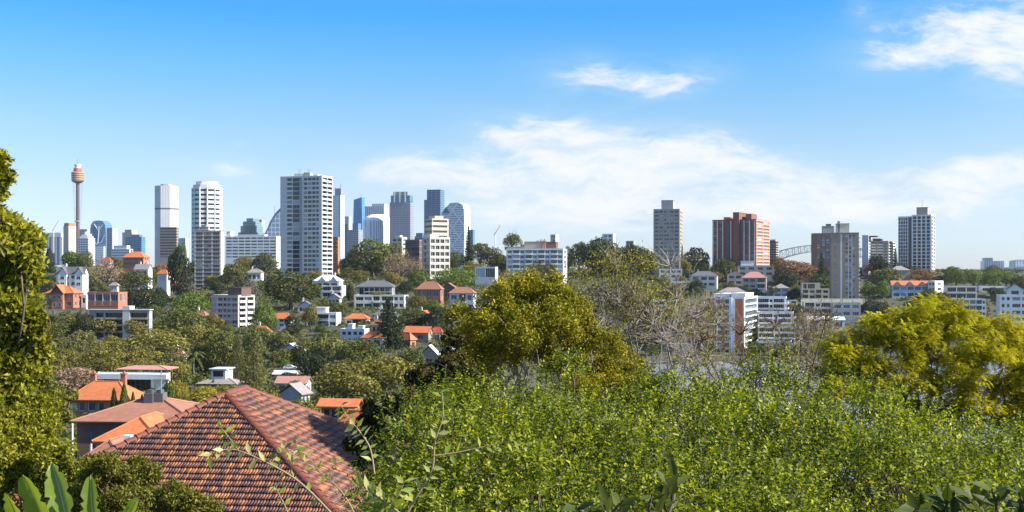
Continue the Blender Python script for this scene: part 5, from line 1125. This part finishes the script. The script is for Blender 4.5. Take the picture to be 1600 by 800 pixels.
def big_roof():
    a = math.radians(6.5); tp = .56; p = math.atan(tp)
    A1 = at(354, 615, 44.0); r = tag(empty('house', (A1.x, A1.y, gz(A1.x, A1.y))), 'house with a big hipped roof of mottled glazed terracotta tiles, closest to the camera', 'house')
    O = Vector((0,0,A1.z-gz(A1.x, A1.y))); nL = Vector((-math.sin(a), -math.cos(a), 0)); nR = Vector((math.cos(a), -math.sin(a), 0)); LR = 2.0
    A2 = O-nL*LR; tmax = 8.2; cw = .1; ch = .31; g = np.random.default_rng(3)
    def plane(apex, down, along, lo, hi, name):
        """rows of tiles below the ridge; along runs left to right; lo/hi(t): row ends at horizontal distance t from the ridge"""
        V, Q = [], []; nx = 6; xs = np.linspace(0, 1, nx); prof = .032*np.sin(xs*PI)**.8
        ct = ch*math.cos(p); rows = int(tmax/ct); nrm = down*math.sin(p)+Vector((0,0,math.cos(p)))
        dn = down*math.cos(p)-Vector((0,0,math.sin(p)))
        for k in range(rows):
            t0, t1 = k*ct, (k+1)*ct; l0, h0, l1, h1 = lo(t0), hi(t0), lo(t1), hi(t1); x = math.floor(l1/cw)*cw+(cw if k % 2 else 0)
            while x < h1:
                if x+cw > l1:
                    j = g.normal()*.005; yaw = g.normal()*.004
                    for (s, lft, L_, H_) in ((0, .004+j, l0, h0), (ch*1.06, .06+j, l1, h1), (ch*1.06, .008, l1, h1)):
                        for i in range(nx):
                            xx = min(max(x+cw*.985*xs[i], L_), H_); q = apex+dn*(k*ch+s)+along*(xx+yaw*s)+nrm*(prof[i]+lft); V.append((q.x,q.y,q.z))
                    b = len(V)-3*nx
                    for i in range(nx-1): Q += [(b+i,b+i+1,b+nx+i+1,b+nx+i),(b+nx+i,b+nx+i+1,b+2*nx+i+1,b+2*nx+i)]
                x += cw
        me = raw_mesh(name, np.array(V), np.array(Q), TILE, smooth=False); link(name, me, r)
        u = MB(); t = tmax; dv = down*t-Vector((0,0,t*tp)); off = -nrm*.03
        u.quad(apex+along*lo(0)+off, apex+along*hi(0)+off, apex+dv+along*hi(t)+off, apex+dv+along*lo(t)+off); return u
    alL = Vector((math.cos(a), -math.sin(a), 0)); alR = -nL
    u = plane(O, nL, alL, lambda t: -t, lambda t: t, 'roof_slope').build('roof_underlay', DGREY, r)
    plane(O, nR, alR, lambda t: -t, lambda t: LR+t, 'roof_slope').build('roof_underlay', DGREY, r)
    b = MB(); z = Vector((0,0,-tmax*tp)); c1 = O+(nL-nR)*tmax+z; c2 = O+(nL+nR)*tmax+z; c3 = A2+(nR-nL)*tmax+z; c4 = A2+(-nR-nL)*tmax+z
    b.add([O, c1, c4, A2], [(0,1,2,3)]); b.add([A2, c3, c4], [(0,1,2)]); b.build('rear_roof_slope', BROWNT, r)
    def caps(P, Q_, R=.135, first=0.0):
        b = MB(); d = (Q_-P); L = d.length; d.normalize(); s = d.cross(Vector((0,0,1))).normalized(); n = s.cross(d); k = 0; x = first
        while x < L:
            x1 = min(x+.44, L); rows = []
            for xx, rr, lf in ((x, R*.9, .0), (x1, R*1.08, .022), (x1, R*.98, .0)):
                rows.append([P+d*xx+s*(rr*1.25*math.cos(t))+n*(rr*math.sin(t)-.03+lf) for t in np.linspace(-.25, PI+.25, 9)])
            m = len(rows[0]); b.add(sum(rows, []), [(q*m+i,q*m+i+1,(q+1)*m+i+1,(q+1)*m+i) for q in range(2) for i in range(m-1)]); x += .40
        return b
    for P, Q_ in ((O, c2), (O, c1), (A2, c3), (O+nL*.1, A2-nL*.1), (A2, c4)): caps(P, Q_).build('ridge_capping', CAP, r)
    b = MB()
    cc = [c1, c2, c3, c4]; ctr = (c1+c2+c3+c4)/4
    ins = [ctr+(q-ctr)*.94 for q in cc]
    for i in range(4):
        p0, p1 = ins[i], ins[(i+1)%4]; b.quad((p0.x,p0.y,-3),(p1.x,p1.y,-3),(p1.x,p1.y,p1.z-.02),(p0.x,p0.y,p0.z-.02))
    b.build('wall', REDB, r)
    b = MB()
    for i in range(4): b.tube([cc[i]-Vector((0,0,.06)), cc[(i+1)%4]-Vector((0,0,.06))], .07, 6)
    b.build('gutter', OFFW, r)
big_roof()
# ------------------------------------------------------------------ near trees and shrubs
def near_tree(name, label, cat, base_px, D, lobes, n, leaf, lw, mat, bark, trunk_r, forks=None, twigs=0, spread=1.0, shell=.55, sq=.85, up=.2, cull=.6, card=True, seed=1, spray=False, group=None, base_z=None, aspect=1.5, sub=0, grow=1.0, limb=1, fuzz=0.0):
    """lobes: (px, py, r_px, depth offset m)"""
    g = np.random.default_rng(seed); s = D/F; X0 = (base_px-800)*s; g0 = gz(X0, D) if base_z is None else base_z
    r = tag(empty(name, (X0, D, g0)), label, cat, group)
    C = np.array([[(px-800)/F*(D+dz)-X0, dz, H+(HY-py)/F*(D+dz)-g0] for px, py, rp, dz in lobes]); R = np.array([l[2]*s for l in lobes])
    C0, R0 = C, R
    if sub: k_ = np.repeat(np.arange(len(C)), sub); C = C[k_]+rsph(g, len(k_))*(R[k_]*grow*g.random(len(k_))**.4*.8)[:, None]*np.array([1,1,.8]); R = R[k_]*(.2+.28*g.random(len(k_)))*grow
    if n:
        P, nn = lobes_cloud(g, C, R, n, sq, up, shell, 0 if sub else cull); P = P+g.normal(size=P.shape)*fuzz*s
        if spray:                                            # pinnate sprays
            m = len(P); ax = unit(nn*np.array([1,1,.35])+.5*rsph(g, m)); ax[:, 2] -= .12; ax = unit(ax); side = unit(np.cross(ax, [0,0,1])); parts = []
            for q in range(7):
                t = (q+1)/7; base = P+ax*leaf*3.2*t-np.array([0,0,1])*leaf*.9*t*t
                for sg in (-1, 1): parts.append(leafs(base, side*sg*.8+ax*.6+np.array([0,0,-.15]), unit(np.cross(side, ax)+.25*rsph(g, m)), leaf*(1.05-.5*abs(t-.4)), leaf*lw))
            V, Fq = join(parts)
            # one island per leaflet is kept
        elif card: V, Fq = cards(P, unit(nn+.8*rsph(g, len(P))), leaf, g, aspect)
        else: V, Fq = leafs(P, unit(nn*.6+rsph(g, len(P))), unit(nn+.8*rsph(g, len(P))), leaf*(.6+.8*g.random(len(P))), leaf*lw)
        link('crown', raw_mesh('crown', V, Fq, mat), r)
    C, R = C0, R0
    b = MB(); rg = random.Random(seed)
    fz = forks if forks is not None else .35
    top = Vector(C[:, :].mean(0)); fk = Vector((top.x*.3, 0, max(.5, top.z*fz)))
    b.tube([(0,0,-.8), fk*.5+Vector((rg.gauss(0,.1),0,0)), fk], [trunk_r*1.25, trunk_r, trunk_r*.8], 8)
    for i in range(0, len(C), limb):
        c = Vector(C[i]); d = c-fk; L = d.length; pts = [fk]
        for q in (.3, .6, .85, 1.0): pts.append(fk+d*q+Vector((rg.gauss(0,.05*L), rg.gauss(0,.05*L), rg.gauss(0,.03*L)+.1*L*q*(1-q))))
        rr = trunk_r*.5*min(1.2, .5+R[i]/(R.mean()*2)); b.tube(pts, [rr*.9, rr*.7, rr*.5, rr*.34, rr*.2], 6)
        for q in range(twigs):
            o = pts[rg.choice((2,3,3,4,4))]; dd = Vector((rg.gauss(0,1), rg.gauss(0,1), rg.gauss(.35,.8))).normalized(); l = R[i]*rg.uniform(.5,1.05)*spread
            k1 = o+dd*l*.35+Vector((rg.gauss(0,.06*l),0,.05*l)); k2 = o+dd*l*.7+Vector((rg.gauss(0,.1*l),rg.gauss(0,.1*l),.1*l)); k3 = o+dd*l+Vector((rg.gauss(0,.14*l),rg.gauss(0,.14*l),.2*l))
            b.tube([o,k1,k2,k3], [rr*.24, rr*.17, rr*.11, rr*.05], 4)
            for z in range(4):
                o2 = rg.choice((k1,k2,k2,k3)); d2 = (dd+Vector((rg.gauss(0,.7),rg.gauss(0,.7),rg.gauss(.2,.6)))).normalized(); l2 = l*rg.uniform(.25,.5); mid = o2+d2*l2*.5+Vector((rg.gauss(0,.07*l2),rg.gauss(0,.07*l2),.06*l2)); b.tube([o2, mid, mid+d2*l2*.5+Vector((rg.gauss(0,.1*l2),0,.1*l2))], [rr*.09, rr*.06, rr*.03], 3)
    b.build('trunk', bark, r, smooth=True)
    return r, C, R
GOLD = foliage('golden_olive_leaves', [(.045,.05,.006),(.145,.14,.01),(.3,.262,.017),(.5,.39,.03)], .3, patch=.35, pscale=.5, vary=False)
LIME = foliage('yellow_green_leaves', [(.1,.115,.005),(.26,.26,.008),(.46,.41,.012),(.62,.5,.018)], .35, patch=.3, pscale=.45, vary=False)
HEDGE = foliage('hedge_leaves', [(.016,.03,.003),(.082,.115,.006),(.245,.28,.012),(.54,.5,.028)], .42, .45, .25, patch=.25, pscale=1.2, vary=False)
LEFTT = foliage('tall_tree_leaves', [(.05,.06,.007),(.15,.158,.012),(.29,.275,.022),(.48,.42,.04)], .4, .5, .22, patch=.3, pscale=.8, vary=False)
SHRUBL = foliage('shrub_leaves', [(.04,.05,.006),(.1,.11,.014),(.18,.165,.022),(.27,.22,.036)], .3, .5, .22, patch=.35, pscale=.8, vary=False)
SHADOWL = foliage('shade_toned_brownish_leaves', [(.018,.018,.006),(.04,.036,.01),(.075,.062,.015),(.12,.09,.02)], .15, patch=.3, pscale=.6, vary=False)  # leaf colours darkened to stand for the shade on this tree
VINE = foliage('vine_leaves', [(.12,.17,.025),(.24,.29,.045),(.37,.38,.09),(.5,.48,.22)], .45, .4, .3, vary=False)
BIGL = foliage('broad_dark_leaves', [(.02,.034,.006),(.04,.058,.01),(.07,.09,.016),(.11,.125,.026)], .35, .5, .16, vary=False)
BANANA = foliage('banana_leaf', [(.15,.21,.03),(.19,.25,.04),(.24,.28,.055)], .45, .35, .5, vary=False)
MIDRIB = plain('banana_midrib', (.42,.42,.2), .5)
TUFT = foliage('sparse_tip_leaves', [(.07,.08,.01),(.16,.155,.016),(.27,.235,.024),(.4,.32,.035)], .35, .5, .22, vary=False)
g0_ = random.Random(77)
def dome_lobes(pts, jit, dz): return [(x+g0_.uniform(-jit,jit), y+g0_.uniform(-jit,jit), r, g0_.uniform(-dz,dz)) for x, y, r in pts]
def fill_lobes(top, bot, sp, r, dz, seed):
    g = random.Random(seed); L = []; x0, x1 = top[0][0], top[-1][0]; x = x0
    while x <= x1:
        yt = float(np.interp(x, *zip(*top))); yb = float(np.interp(x, *zip(*bot))); y = yt+r*.8
        while y < yb:
            rr = r*g.uniform(.75,1.2); L.append((x+g.uniform(-.3,.3)*sp, max(y+g.uniform(-.3,.3)*sp, yt+rr*.75), rr, g.uniform(-dz,dz)*min(1,(y-yt)/70+.25))); y += sp
        x += sp
    return L
# tall tree at the left edge
near_tree('tall_leafy_tree','tall golden green tree rising along the left edge of the view','tree',-20,24,dome_lobes(
 [(-8,258,24),(-12,300,24),(5,278,14),(-25,350,40),(10,362,30),(42,372,24),(-10,400,42),(35,405,32),(50,392,18),(-20,440,46),(22,445,34),(44,430,16),(-10,485,46),(28,490,34),(50,475,18),(52,505,18),(-5,530,46),(34,540,34),(58,560,16),(-10,575,44),(26,590,32),(48,590,16),(-30,620,50),(20,630,30)],3,.4),
 40000,.14,.5,LEFTT,BARK,.12,.5,twigs=4,shell=.45,seed=4,card=False,up=.1,sub=9,grow=1.1,fuzz=4)
# golden tree in the middle
near_tree('golden_tree','domed golden olive tree in the middle with its forked trunk showing','tree',838,45,fill_lobes(
 [(705,520),(720,478),(745,455),(780,432),(820,419),(855,425),(888,450),(920,490),(955,532),(990,572),(1022,612)],[(705,560),(750,600),(790,575),(815,545),(850,560),(880,600),(930,630),(1022,640)],21,20,2.4,51),
 95000,.1,.5,GOLD,PALEBARK,.16,.25,twigs=7,shell=.1,seed=5,sq=.8,aspect=1.8,sub=5,grow=1.45,limb=3,fuzz=5)
# shaded tree left of it
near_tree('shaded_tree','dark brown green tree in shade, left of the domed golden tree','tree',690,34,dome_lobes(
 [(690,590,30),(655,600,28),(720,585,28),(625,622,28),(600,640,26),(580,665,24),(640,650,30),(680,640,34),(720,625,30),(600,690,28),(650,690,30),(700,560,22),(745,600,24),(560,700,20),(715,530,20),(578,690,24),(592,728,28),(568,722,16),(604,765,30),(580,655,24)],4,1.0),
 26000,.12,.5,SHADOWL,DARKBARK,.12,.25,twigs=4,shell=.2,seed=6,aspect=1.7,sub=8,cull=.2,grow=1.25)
# bare branched tree with yellow tips
r, C, R = near_tree('bare_branched_tree','silver branched tree, almost bare, with yellow green tufts on its upper twigs','tree',1010,56,dome_lobes(
 [(905,440,34),(950,425,36),(1000,425,38),(930,470,38),(985,470,42),(1040,465,36),(1075,490,34),(960,520,38),(1020,520,40),(1065,530,36),(1000,560,38),(1050,575,34),(1095,540,30),(880,470,26),(1110,500,28)],6,2.2),
 0,.1,.5,LIME,PALEBARK,.25,.3,twigs=36,seed=7,spread=1.3)
def tufts(r, C, R, n, leaf, mat, seed, hi=True, per=34):
    g = np.random.default_rng(seed); k = g.choice(len(C), n, p=(C[:,2]-C[:,2].min()+.4)**(2 if hi else .5)/np.sum((C[:,2]-C[:,2].min()+.4)**(2 if hi else .5)))
    c = C[k]+rsph(g, n)*(R[k]*(.55+.5*g.random(n)))[:, None]; P = np.repeat(c, per, 0)+g.normal(size=(n*per, 3))*leaf*2.0
    V, Fq = leafs(P, rsph(g, len(P)), rsph(g, len(P)), leaf*(.7+.6*g.random(len(P))), leaf*.5); link('crown', raw_mesh('crown', V, Fq, mat), r)
tufts(r, C, R, 175, .13, TUFT, 3)
r, C, R = near_tree('bare_branched_tree','dark twisted bare tree with a few yellow leaves, in front of the bay','tree',1200,40,dome_lobes(
 [(1130,540,30),(1170,520,32),(1215,530,34),(1260,540,30),(1110,590,30),(1150,580,32),(1200,580,34),(1245,590,30),(1285,560,26),(1090,620,26),(1180,620,30)],6,1.6),
 0,.1,.5,LIME,TWIG,.2,.3,twigs=24,seed=8,spread=1.3)
tufts(r, C, R, 70, .09, TUFT, 4, False, 22)
for bpx, D_, lb, pts, sd in ((1100,48,'slender pale bare tree right of the silver branched one, a web of fine twigs',[(1060,510,26),(1095,490,28),(1130,505,26),(1075,545,28),(1120,545,28),(1150,530,24),(1095,585,28),(1135,590,26),(1060,580,24)],18),
        (1255,37,'dark bare tree touching the left side of the yellow tree',[(1225,520,24),(1260,500,26),(1290,520,22),(1235,555,26),(1275,560,26),(1215,590,24),(1250,600,26),(1290,600,22)],19)):
    r, C, R = near_tree('bare_branched_tree',lb,'tree',bpx,D_,dome_lobes(pts,5,1.5),0,.1,.5,LIME,PALEBARK if sd == 18 else TWIG,.17,.3,twigs=34,seed=sd,spread=1.3)
    tufts(r, C, R, 40, .08, TUFT, sd, False, 18)
# yellow tree at the right
near_tree('yellow_tree','wide yellow green tree with feathery sprays, at the right in front of the white apartments','tree',1440,33,fill_lobes(
 [(1288,575),(1305,530),(1345,500),(1395,476),(1450,464),(1500,468),(1535,486),(1560,500),(1590,488),(1650,500)],[(1288,590),(1330,640),(1400,665),(1650,670)],24,22,2.2,52),
 30000,.058,.42,LIME,BARK,.11,.2,twigs=5,shell=.15,seed=9,spray=True,sq=.75,up=.35,sub=5,grow=1.5,limb=5)
# shrubs down the left side
near_tree('shrub','yellow green shrub mass under the tall left tree','shrub',40,22,dome_lobes(
 [(20,650,40),(60,640,30),(78,662,22),(10,700,44),(55,695,36),(85,712,26),(118,728,22),(30,740,46),(80,740,40),(-10,780,44),(120,750,34),(150,740,22)],4,.7),
 30000,.08,.5,LEFTT,BARK,.05,.2,twigs=3,seed=10,card=False,base_z=42.5,sub=9,shell=.2,cull=.2,grow=1.2)
near_tree('shrub','soft grey green shrub between the tall left tree and the brick house','shrub',62,48,dome_lobes(
 [(70,600,28),(100,615,22),(40,610,28),(80,635,28),(50,650,28),(95,650,20),(20,640,28)],4,.9),14000,.12,.5,SHRUBL,PALEBARK,.07,.2,twigs=3,seed=11,base_z=40,sub=8,shell=.2,grow=1.2)
near_tree('shrub','small leaved olive shrub in front of the lower left corner of the big tiled roof','shrub',225,14.5,dome_lobes(
 [(150,740,30),(190,745,32),(230,760,32),(270,772,32),(310,790,30),(180,790,46),(240,800,46),(300,830,40),(130,790,40),(165,720,18),(210,728,18),(142,724,20),(180,718,14)],3,.4),
 30000,.045,.5,SHRUBL,BARK,.03,.2,twigs=3,seed=12,card=False,base_z=44.8,sub=9,shell=.2,cull=.2,grow=1.2)
# the broad hedge: leafy shoots over a lumpy mound
def hedge(name, label, px0, px1, D0, D1, n, top, seed, mat=HEDGE, leaf=.056, slope=1.0, cat='shrub'):
    g = np.random.default_rng(seed); nh = n//17; D = D0+(D1-D0)*g.random(nh)**.8; pxe = g.uniform(px0, px1, nh); X = (pxe-800)/F*D
    ytop = np.interp(pxe, *zip(*top)); t = (D-D0)/(D1-D0); zt = H+(HY-ytop)/F*D1; zb = H-(835-HY)/F*D0; z = zb+(zt-zb)*t**.85
    edge = np.minimum(1, np.minimum(pxe-px0, px1-pxe)/60.0); z -= .45*(1-np.sqrt(np.clip(edge, 0, 1)))
    z += .3*np.sin(X*2.3+seed)*np.sin(D*2.1)+.24*np.sin(X*4.3+1)*np.sin(D*3.1+seed)+g.normal(size=nh)*.1-.45*(g.random(nh) < .32)-.5*(t < .42)*(g.random(nh) < .42)
    HC = np.stack([X, D, z-.22], 1); HR_ = g.uniform(.16, .42, nh); kk = g.choice(nh, n, p=HR_**2/np.sum(HR_**2)); d = rsph(g, n); d[:, 2] = np.abs(d[:, 2])*1.1-.15; d = unit(d)
    P0 = HC[kk]+d*(HR_[kk]*g.uniform(.35, 1.0, n))[:, None]
    ax = unit(d*.9+np.array([0,0,.55])+.3*rsph(g, n)); L = np.where(g.random(n) < .07, g.uniform(.3,.6,n), g.uniform(.1,.24,n))
    nf = int(n*.8); kf = g.choice(nh, nf); F0 = HC[kf]+g.normal(size=(nf,3))*.22; F0[:, 2] -= g.uniform(.15, 1.5, nf); P0 = np.concatenate([P0, F0]); ax = np.concatenate([ax, unit(rsph(g, nf)+np.array([0,-.3,.5]))]); L = np.concatenate([L, g.uniform(.3,.55,nf)]); kk = np.concatenate([kk, kf]); n += nf
    X0, Dm = float(X.mean()), float(D.mean()); base = Vector((X0, Dm, gz(X0, Dm))); r = tag(empty(name, base), label, cat); off = np.array(base)
    parts = []; m = 11; big = (.8+.5*g.random(nh))[kk]
    for q in range(m):
        tq = (q+.5)/m; a = q*2.4+g.random(n)*.8; s1 = unit(np.cross(ax, [0.3,0.1,1])); s2 = np.cross(ax, s1); dr = s1*np.cos(a)[:, None]+s2*np.sin(a)[:, None]
        parts.append(leafs(P0+ax*(L*tq)[:, None]+dr*.004-off, dr*.85+ax*.55, unit(ax+.45*rsph(g, n)-dr*.2), leaf*big*(1.15-.5*tq)*(.65+.6*g.random(n)), leaf*.5))
    V, Fq = join(parts); link('foliage', raw_mesh('foliage', V, Fq, mat), r)
    b = MB()
    for i in range(0, n, 9):
        p = Vector(P0[i])-Vector(off); b.tube([p-Vector(ax[i])*.35-Vector((0,0,.25)), p, p+Vector(ax[i])*L[i]], [.006,.004,.002], 3)
    for i in range(12):
        p = Vector(P0[int(g.integers(n))])-Vector(off); b.tube([Vector((p.x*.6, p.y*.6, -.3)), p*.8-Vector((0,0,.4)), p], [.03,.02,.008], 5)
    b.build('stem', BARK, r)
hedge('hedge_shrub','broad bright leafy shrub in the right half, in front of the golden tree',585,960,9.5,17,4900,[(580,690),(620,655),(680,628),(740,622),(800,615),(860,610),(900,596),(960,604)],21)
hedge('hedge_shrub','broad leafy shrub directly below the bay, between the golden and the yellow trees',930,1290,9.5,17,4900,[(930,604),(1000,606),(1060,608),(1130,604),(1200,610),(1290,604)],22)
hedge('hedge_shrub','broad leafy shrub below the yellow tree, reaching the right edge',1260,1680,9.5,16.5,4900,[(1260,615),(1330,612),(1400,640),(1500,668),(1600,672),(1680,670)],23)
# long twigs and sprays close to the camera
def spray(name, label, pts, D, n, leaf, mat, seed, width=.5, droop=.3, r0=.008, cat='twig', side=()):
    """pts: px path of the stem; leaves along it"""
    g = np.random.default_rng(seed); W = [at(x, y, D+dd) for x, y, dd in pts]; base = W[0]; r = tag(empty(name, base), label, cat)
    b = MB(); P, A = [], []
    def run(W, n, r0):
        W = [w-base for w in W]
        sm = []
        for i in range(len(W)-1):
            for q in range(6): 
                t = q/6; p0, p1, p2, p3 = W[max(i-1,0)], W[i], W[i+1], W[min(i+2,len(W)-1)]
                sm.append(.5*((2*p1)+(p2-p0)*t+(2*p0-5*p1+4*p2-p3)*t*t+(3*p1-p0-3*p2+p3)*t**3))
        sm.append(W[-1]); k = len(sm); b.tube(sm, [r0*(1-.75*i/k) for i in range(k)], 6)
        for i in range(n):
            f = (.12+.88*(i+.5)/n)*(k-1); j = min(int(f), k-2); p = sm[j].lerp(sm[j+1], f-j); d = (sm[j+1]-sm[j]).normalized(); s = d.cross(Vector((0,-1,0))).normalized()*(1 if i % 2 else -1)
            P.append(p); A.append(s*.9+d*.55+Vector((g.normal()*.3, g.normal()*.4, g.normal()*.25-droop)))
    run(W, n, r0)
    for sp_, m in side: run([at(x, y, D+dd) for x, y, dd in sp_], m, r0*.6)
    P = np.array(P); A = np.array(A); k = len(P); V, Fq = leafs(P, A, unit(np.stack([g.normal(size=k)*.5, -.7+g.normal(size=k)*.5, .8+0*P[:,0]], 1)), leaf*(.6+.6*g.random(k)), leaf*width)
    link('foliage', raw_mesh('foliage', V, Fq, mat), r); b.build('stem', plain('twig_stem_%d'%seed, (.3,.22,.12), .7), r, smooth=True)
spray('leafy_twig','arching twig with drooping pale leaves in front of the tiled roof',[(530,815,0),(470,755,.1),(415,722,.1),(362,702,.1),(325,712,0)],6.5,17,.075,VINE,31,.42,.5,.007,side=[([(372,704,.1),(358,684,0),(345,668,0)],8),([(415,722,.1),(440,708,0),(470,700,0)],6)])
spray('leafy_twig','thin arching twig with small leaves over the right slope of the tiled roof',[(560,815,0),(535,770,0),(500,738,.1),(466,716,.1),(440,700,.1)],6.8,12,.06,VINE,32,.42,.3,.005,side=[([(500,738,.1),(480,712,0),(455,690,0)],9),([(515,752,0),(520,730,0),(530,715,0)],4)])
spray('leafy_twig','sturdy upright shoot with pale brown stem in front of the bright shrub',[(628,815,0),(655,770,0),(675,735,0),(680,690,0),(692,650,0),(690,610,0)],6.5,22,.07,VINE,33,.42,.1,.009,side=[([(680,712,0),(720,706,0),(770,695,0),(805,688,0)],14)])
spray('leafy_twig','drooping shoot with yellow green leaves at the right end of the tiled roof',[(585,740,0),(578,700,0),(560,672,0),(545,655,0),(532,632,0)],7.5,24,.075,VINE,34,.4,.5,.007)
spray('leafy_twig','cluster of pale leaves beside the foot of the upright shoot',[(640,815,0),(610,790,0),(585,772,0),(560,760,0)],6.0,20,.085,VINE,35,.42,.2,.006,side=[([(600,785,0),(590,800,0),(570,812,0)],10),([(610,790,0),(625,770,0),(632,752,0)],10)])
spray('leafy_twig','bare thin twig rising at the lower edge of the tiled roof',[(455,815,0),(445,790,0),(435,770,0),(430,755,0)],6.2,6,.06,VINE,36,.4,.2,.004)
# dark broad leaved shrub, lower right, and its neighbours
def bigleaf(label, stems, D, leaf, seed, n=9, mat=BIGL):
    g = np.random.default_rng(seed); base = at(stems[0][0], stems[0][1], D); r = tag(empty('broad_leaved_shrub', base), label, 'shrub'); P, A = [], []; b = MB()
    for x0, y0, x1, y1 in stems:
        a, c = at(x0, y0, D)-base, at(x1, y1, D+g.normal()*.15)-base; m = a.lerp(c, .5)+Vector((g.normal()*.02,0,.02)); b.tube([a,m,c], [.009,.007,.004], 6)
        for i in range(n):
            t = .35+.65*i/(n-1); p = a.lerp(c, t); ang = i*2.4; d = (c-a).normalized(); s = d.cross(Vector((0,1,0))).normalized(); q = s.cross(d)
            P.append(p); A.append(s*math.cos(ang)+q*math.sin(ang)*.8+d*(.5+.9*t))
    P, A = np.array(P), np.array(A); k = len(P); V, Fq = leafs(P, A, unit(np.stack([g.normal(size=k)*.4, -.6+0*P[:,0], .9+.3*g.normal(size=k)], 1)), leaf*(.8+.4*g.random(k)), leaf*.42)
    link('foliage', raw_mesh('foliage', V, Fq, mat), r); b.build('stem', BARK, r)
bigleaf('dark broad leaved shrub in the lower right corner',[(1560,830,1550,765),(1540,830,1520,780),(1590,830,1592,770),(1500,830,1478,788),(1440,830,1430,795)],4.6,.105,41)
bigleaf('dark broad leaved sprig at the bottom edge below the bay',[(1040,830,1040,755),(1035,830,1055,748),(1030,830,1018,775)],4.6,.085,42,6)
bigleaf('dark broad leaved sprig at the bottom edge below the golden tree',[(945,830,950,790),(960,830,970,785),(910,830,900,790)],4.6,.09,43,6)
# banana plant
def banana():
    D = 7.5; base = at(105, 900, D); r = tag(empty('banana_plant', base), 'banana plant with broad pale green leaves in the lower left corner', 'plant'); g = random.Random(9)
    for (bx, by, mx, my, tx, ty, wd, fold, dy) in ((80,850,62,790,36,742,.085,.5,-.2),(110,850,100,775,80,722,.1,.5,.1),(150,850,142,790,142,742,.07,.45,.0),(190,850,200,800,216,778,.045,.6,-.1),(45,880,30,800,8,770,.06,.5,-.3)):
        A, M_, T_ = at(bx,by,D)-base, at(mx,my,D+dy)-base, at(tx,ty,D+2*dy)-base; n = 18; V = []; mid = []
        for i in range(n+1):
            t = i/n; p = A*(1-t)**2+M_*2*t*(1-t)+T_*t*t; tg = ((M_-A)*(1-t)+(T_-M_)*t).normalized(); s = tg.cross(Vector((0,-1,0))).normalized(); w_ = wd*math.sin(PI*min(1,(t*.93+.07)))**.55*(1+g.uniform(-.05,.05)); nr = Vector((.15,-1,.2)); mid.append(p); cut = g.choice((1,1,1,.98,.62))
            for f in (-1,-.5,0,.5,1): V.append(p+s*(w_*f*(.75 if f > 0 else 1)*(cut if abs(f) == 1 else 1))-nr.normalized()*(-abs(f)*w_*fold)+Vector((0,0,.006*math.sin(t*60)*abs(f))))
        fs = [(i*5+k,i*5+k+1,(i+1)*5+k+1,(i+1)*5+k) for i in range(n) for k in range(4)]
        o = link('leaf', raw_mesh('leaf', np.array([tuple(v) for v in V]), fs, BANANA, smooth=True), r)
        b = MB(); b.tube([m+Vector((0,-.004,0)) for m in mid], [.009*(1-.8*i/n) for i in range(n+1)], 6); b.build('midrib', MIDRIB, o, smooth=True)
    b = MB(); b.tube([(0,0,-1.5),(0,0,.1),(.02,0,.35)], [.09,.08,.05], 8); b.build('stem', BRIGHT, r)
banana()
if HAZE: make_haze()
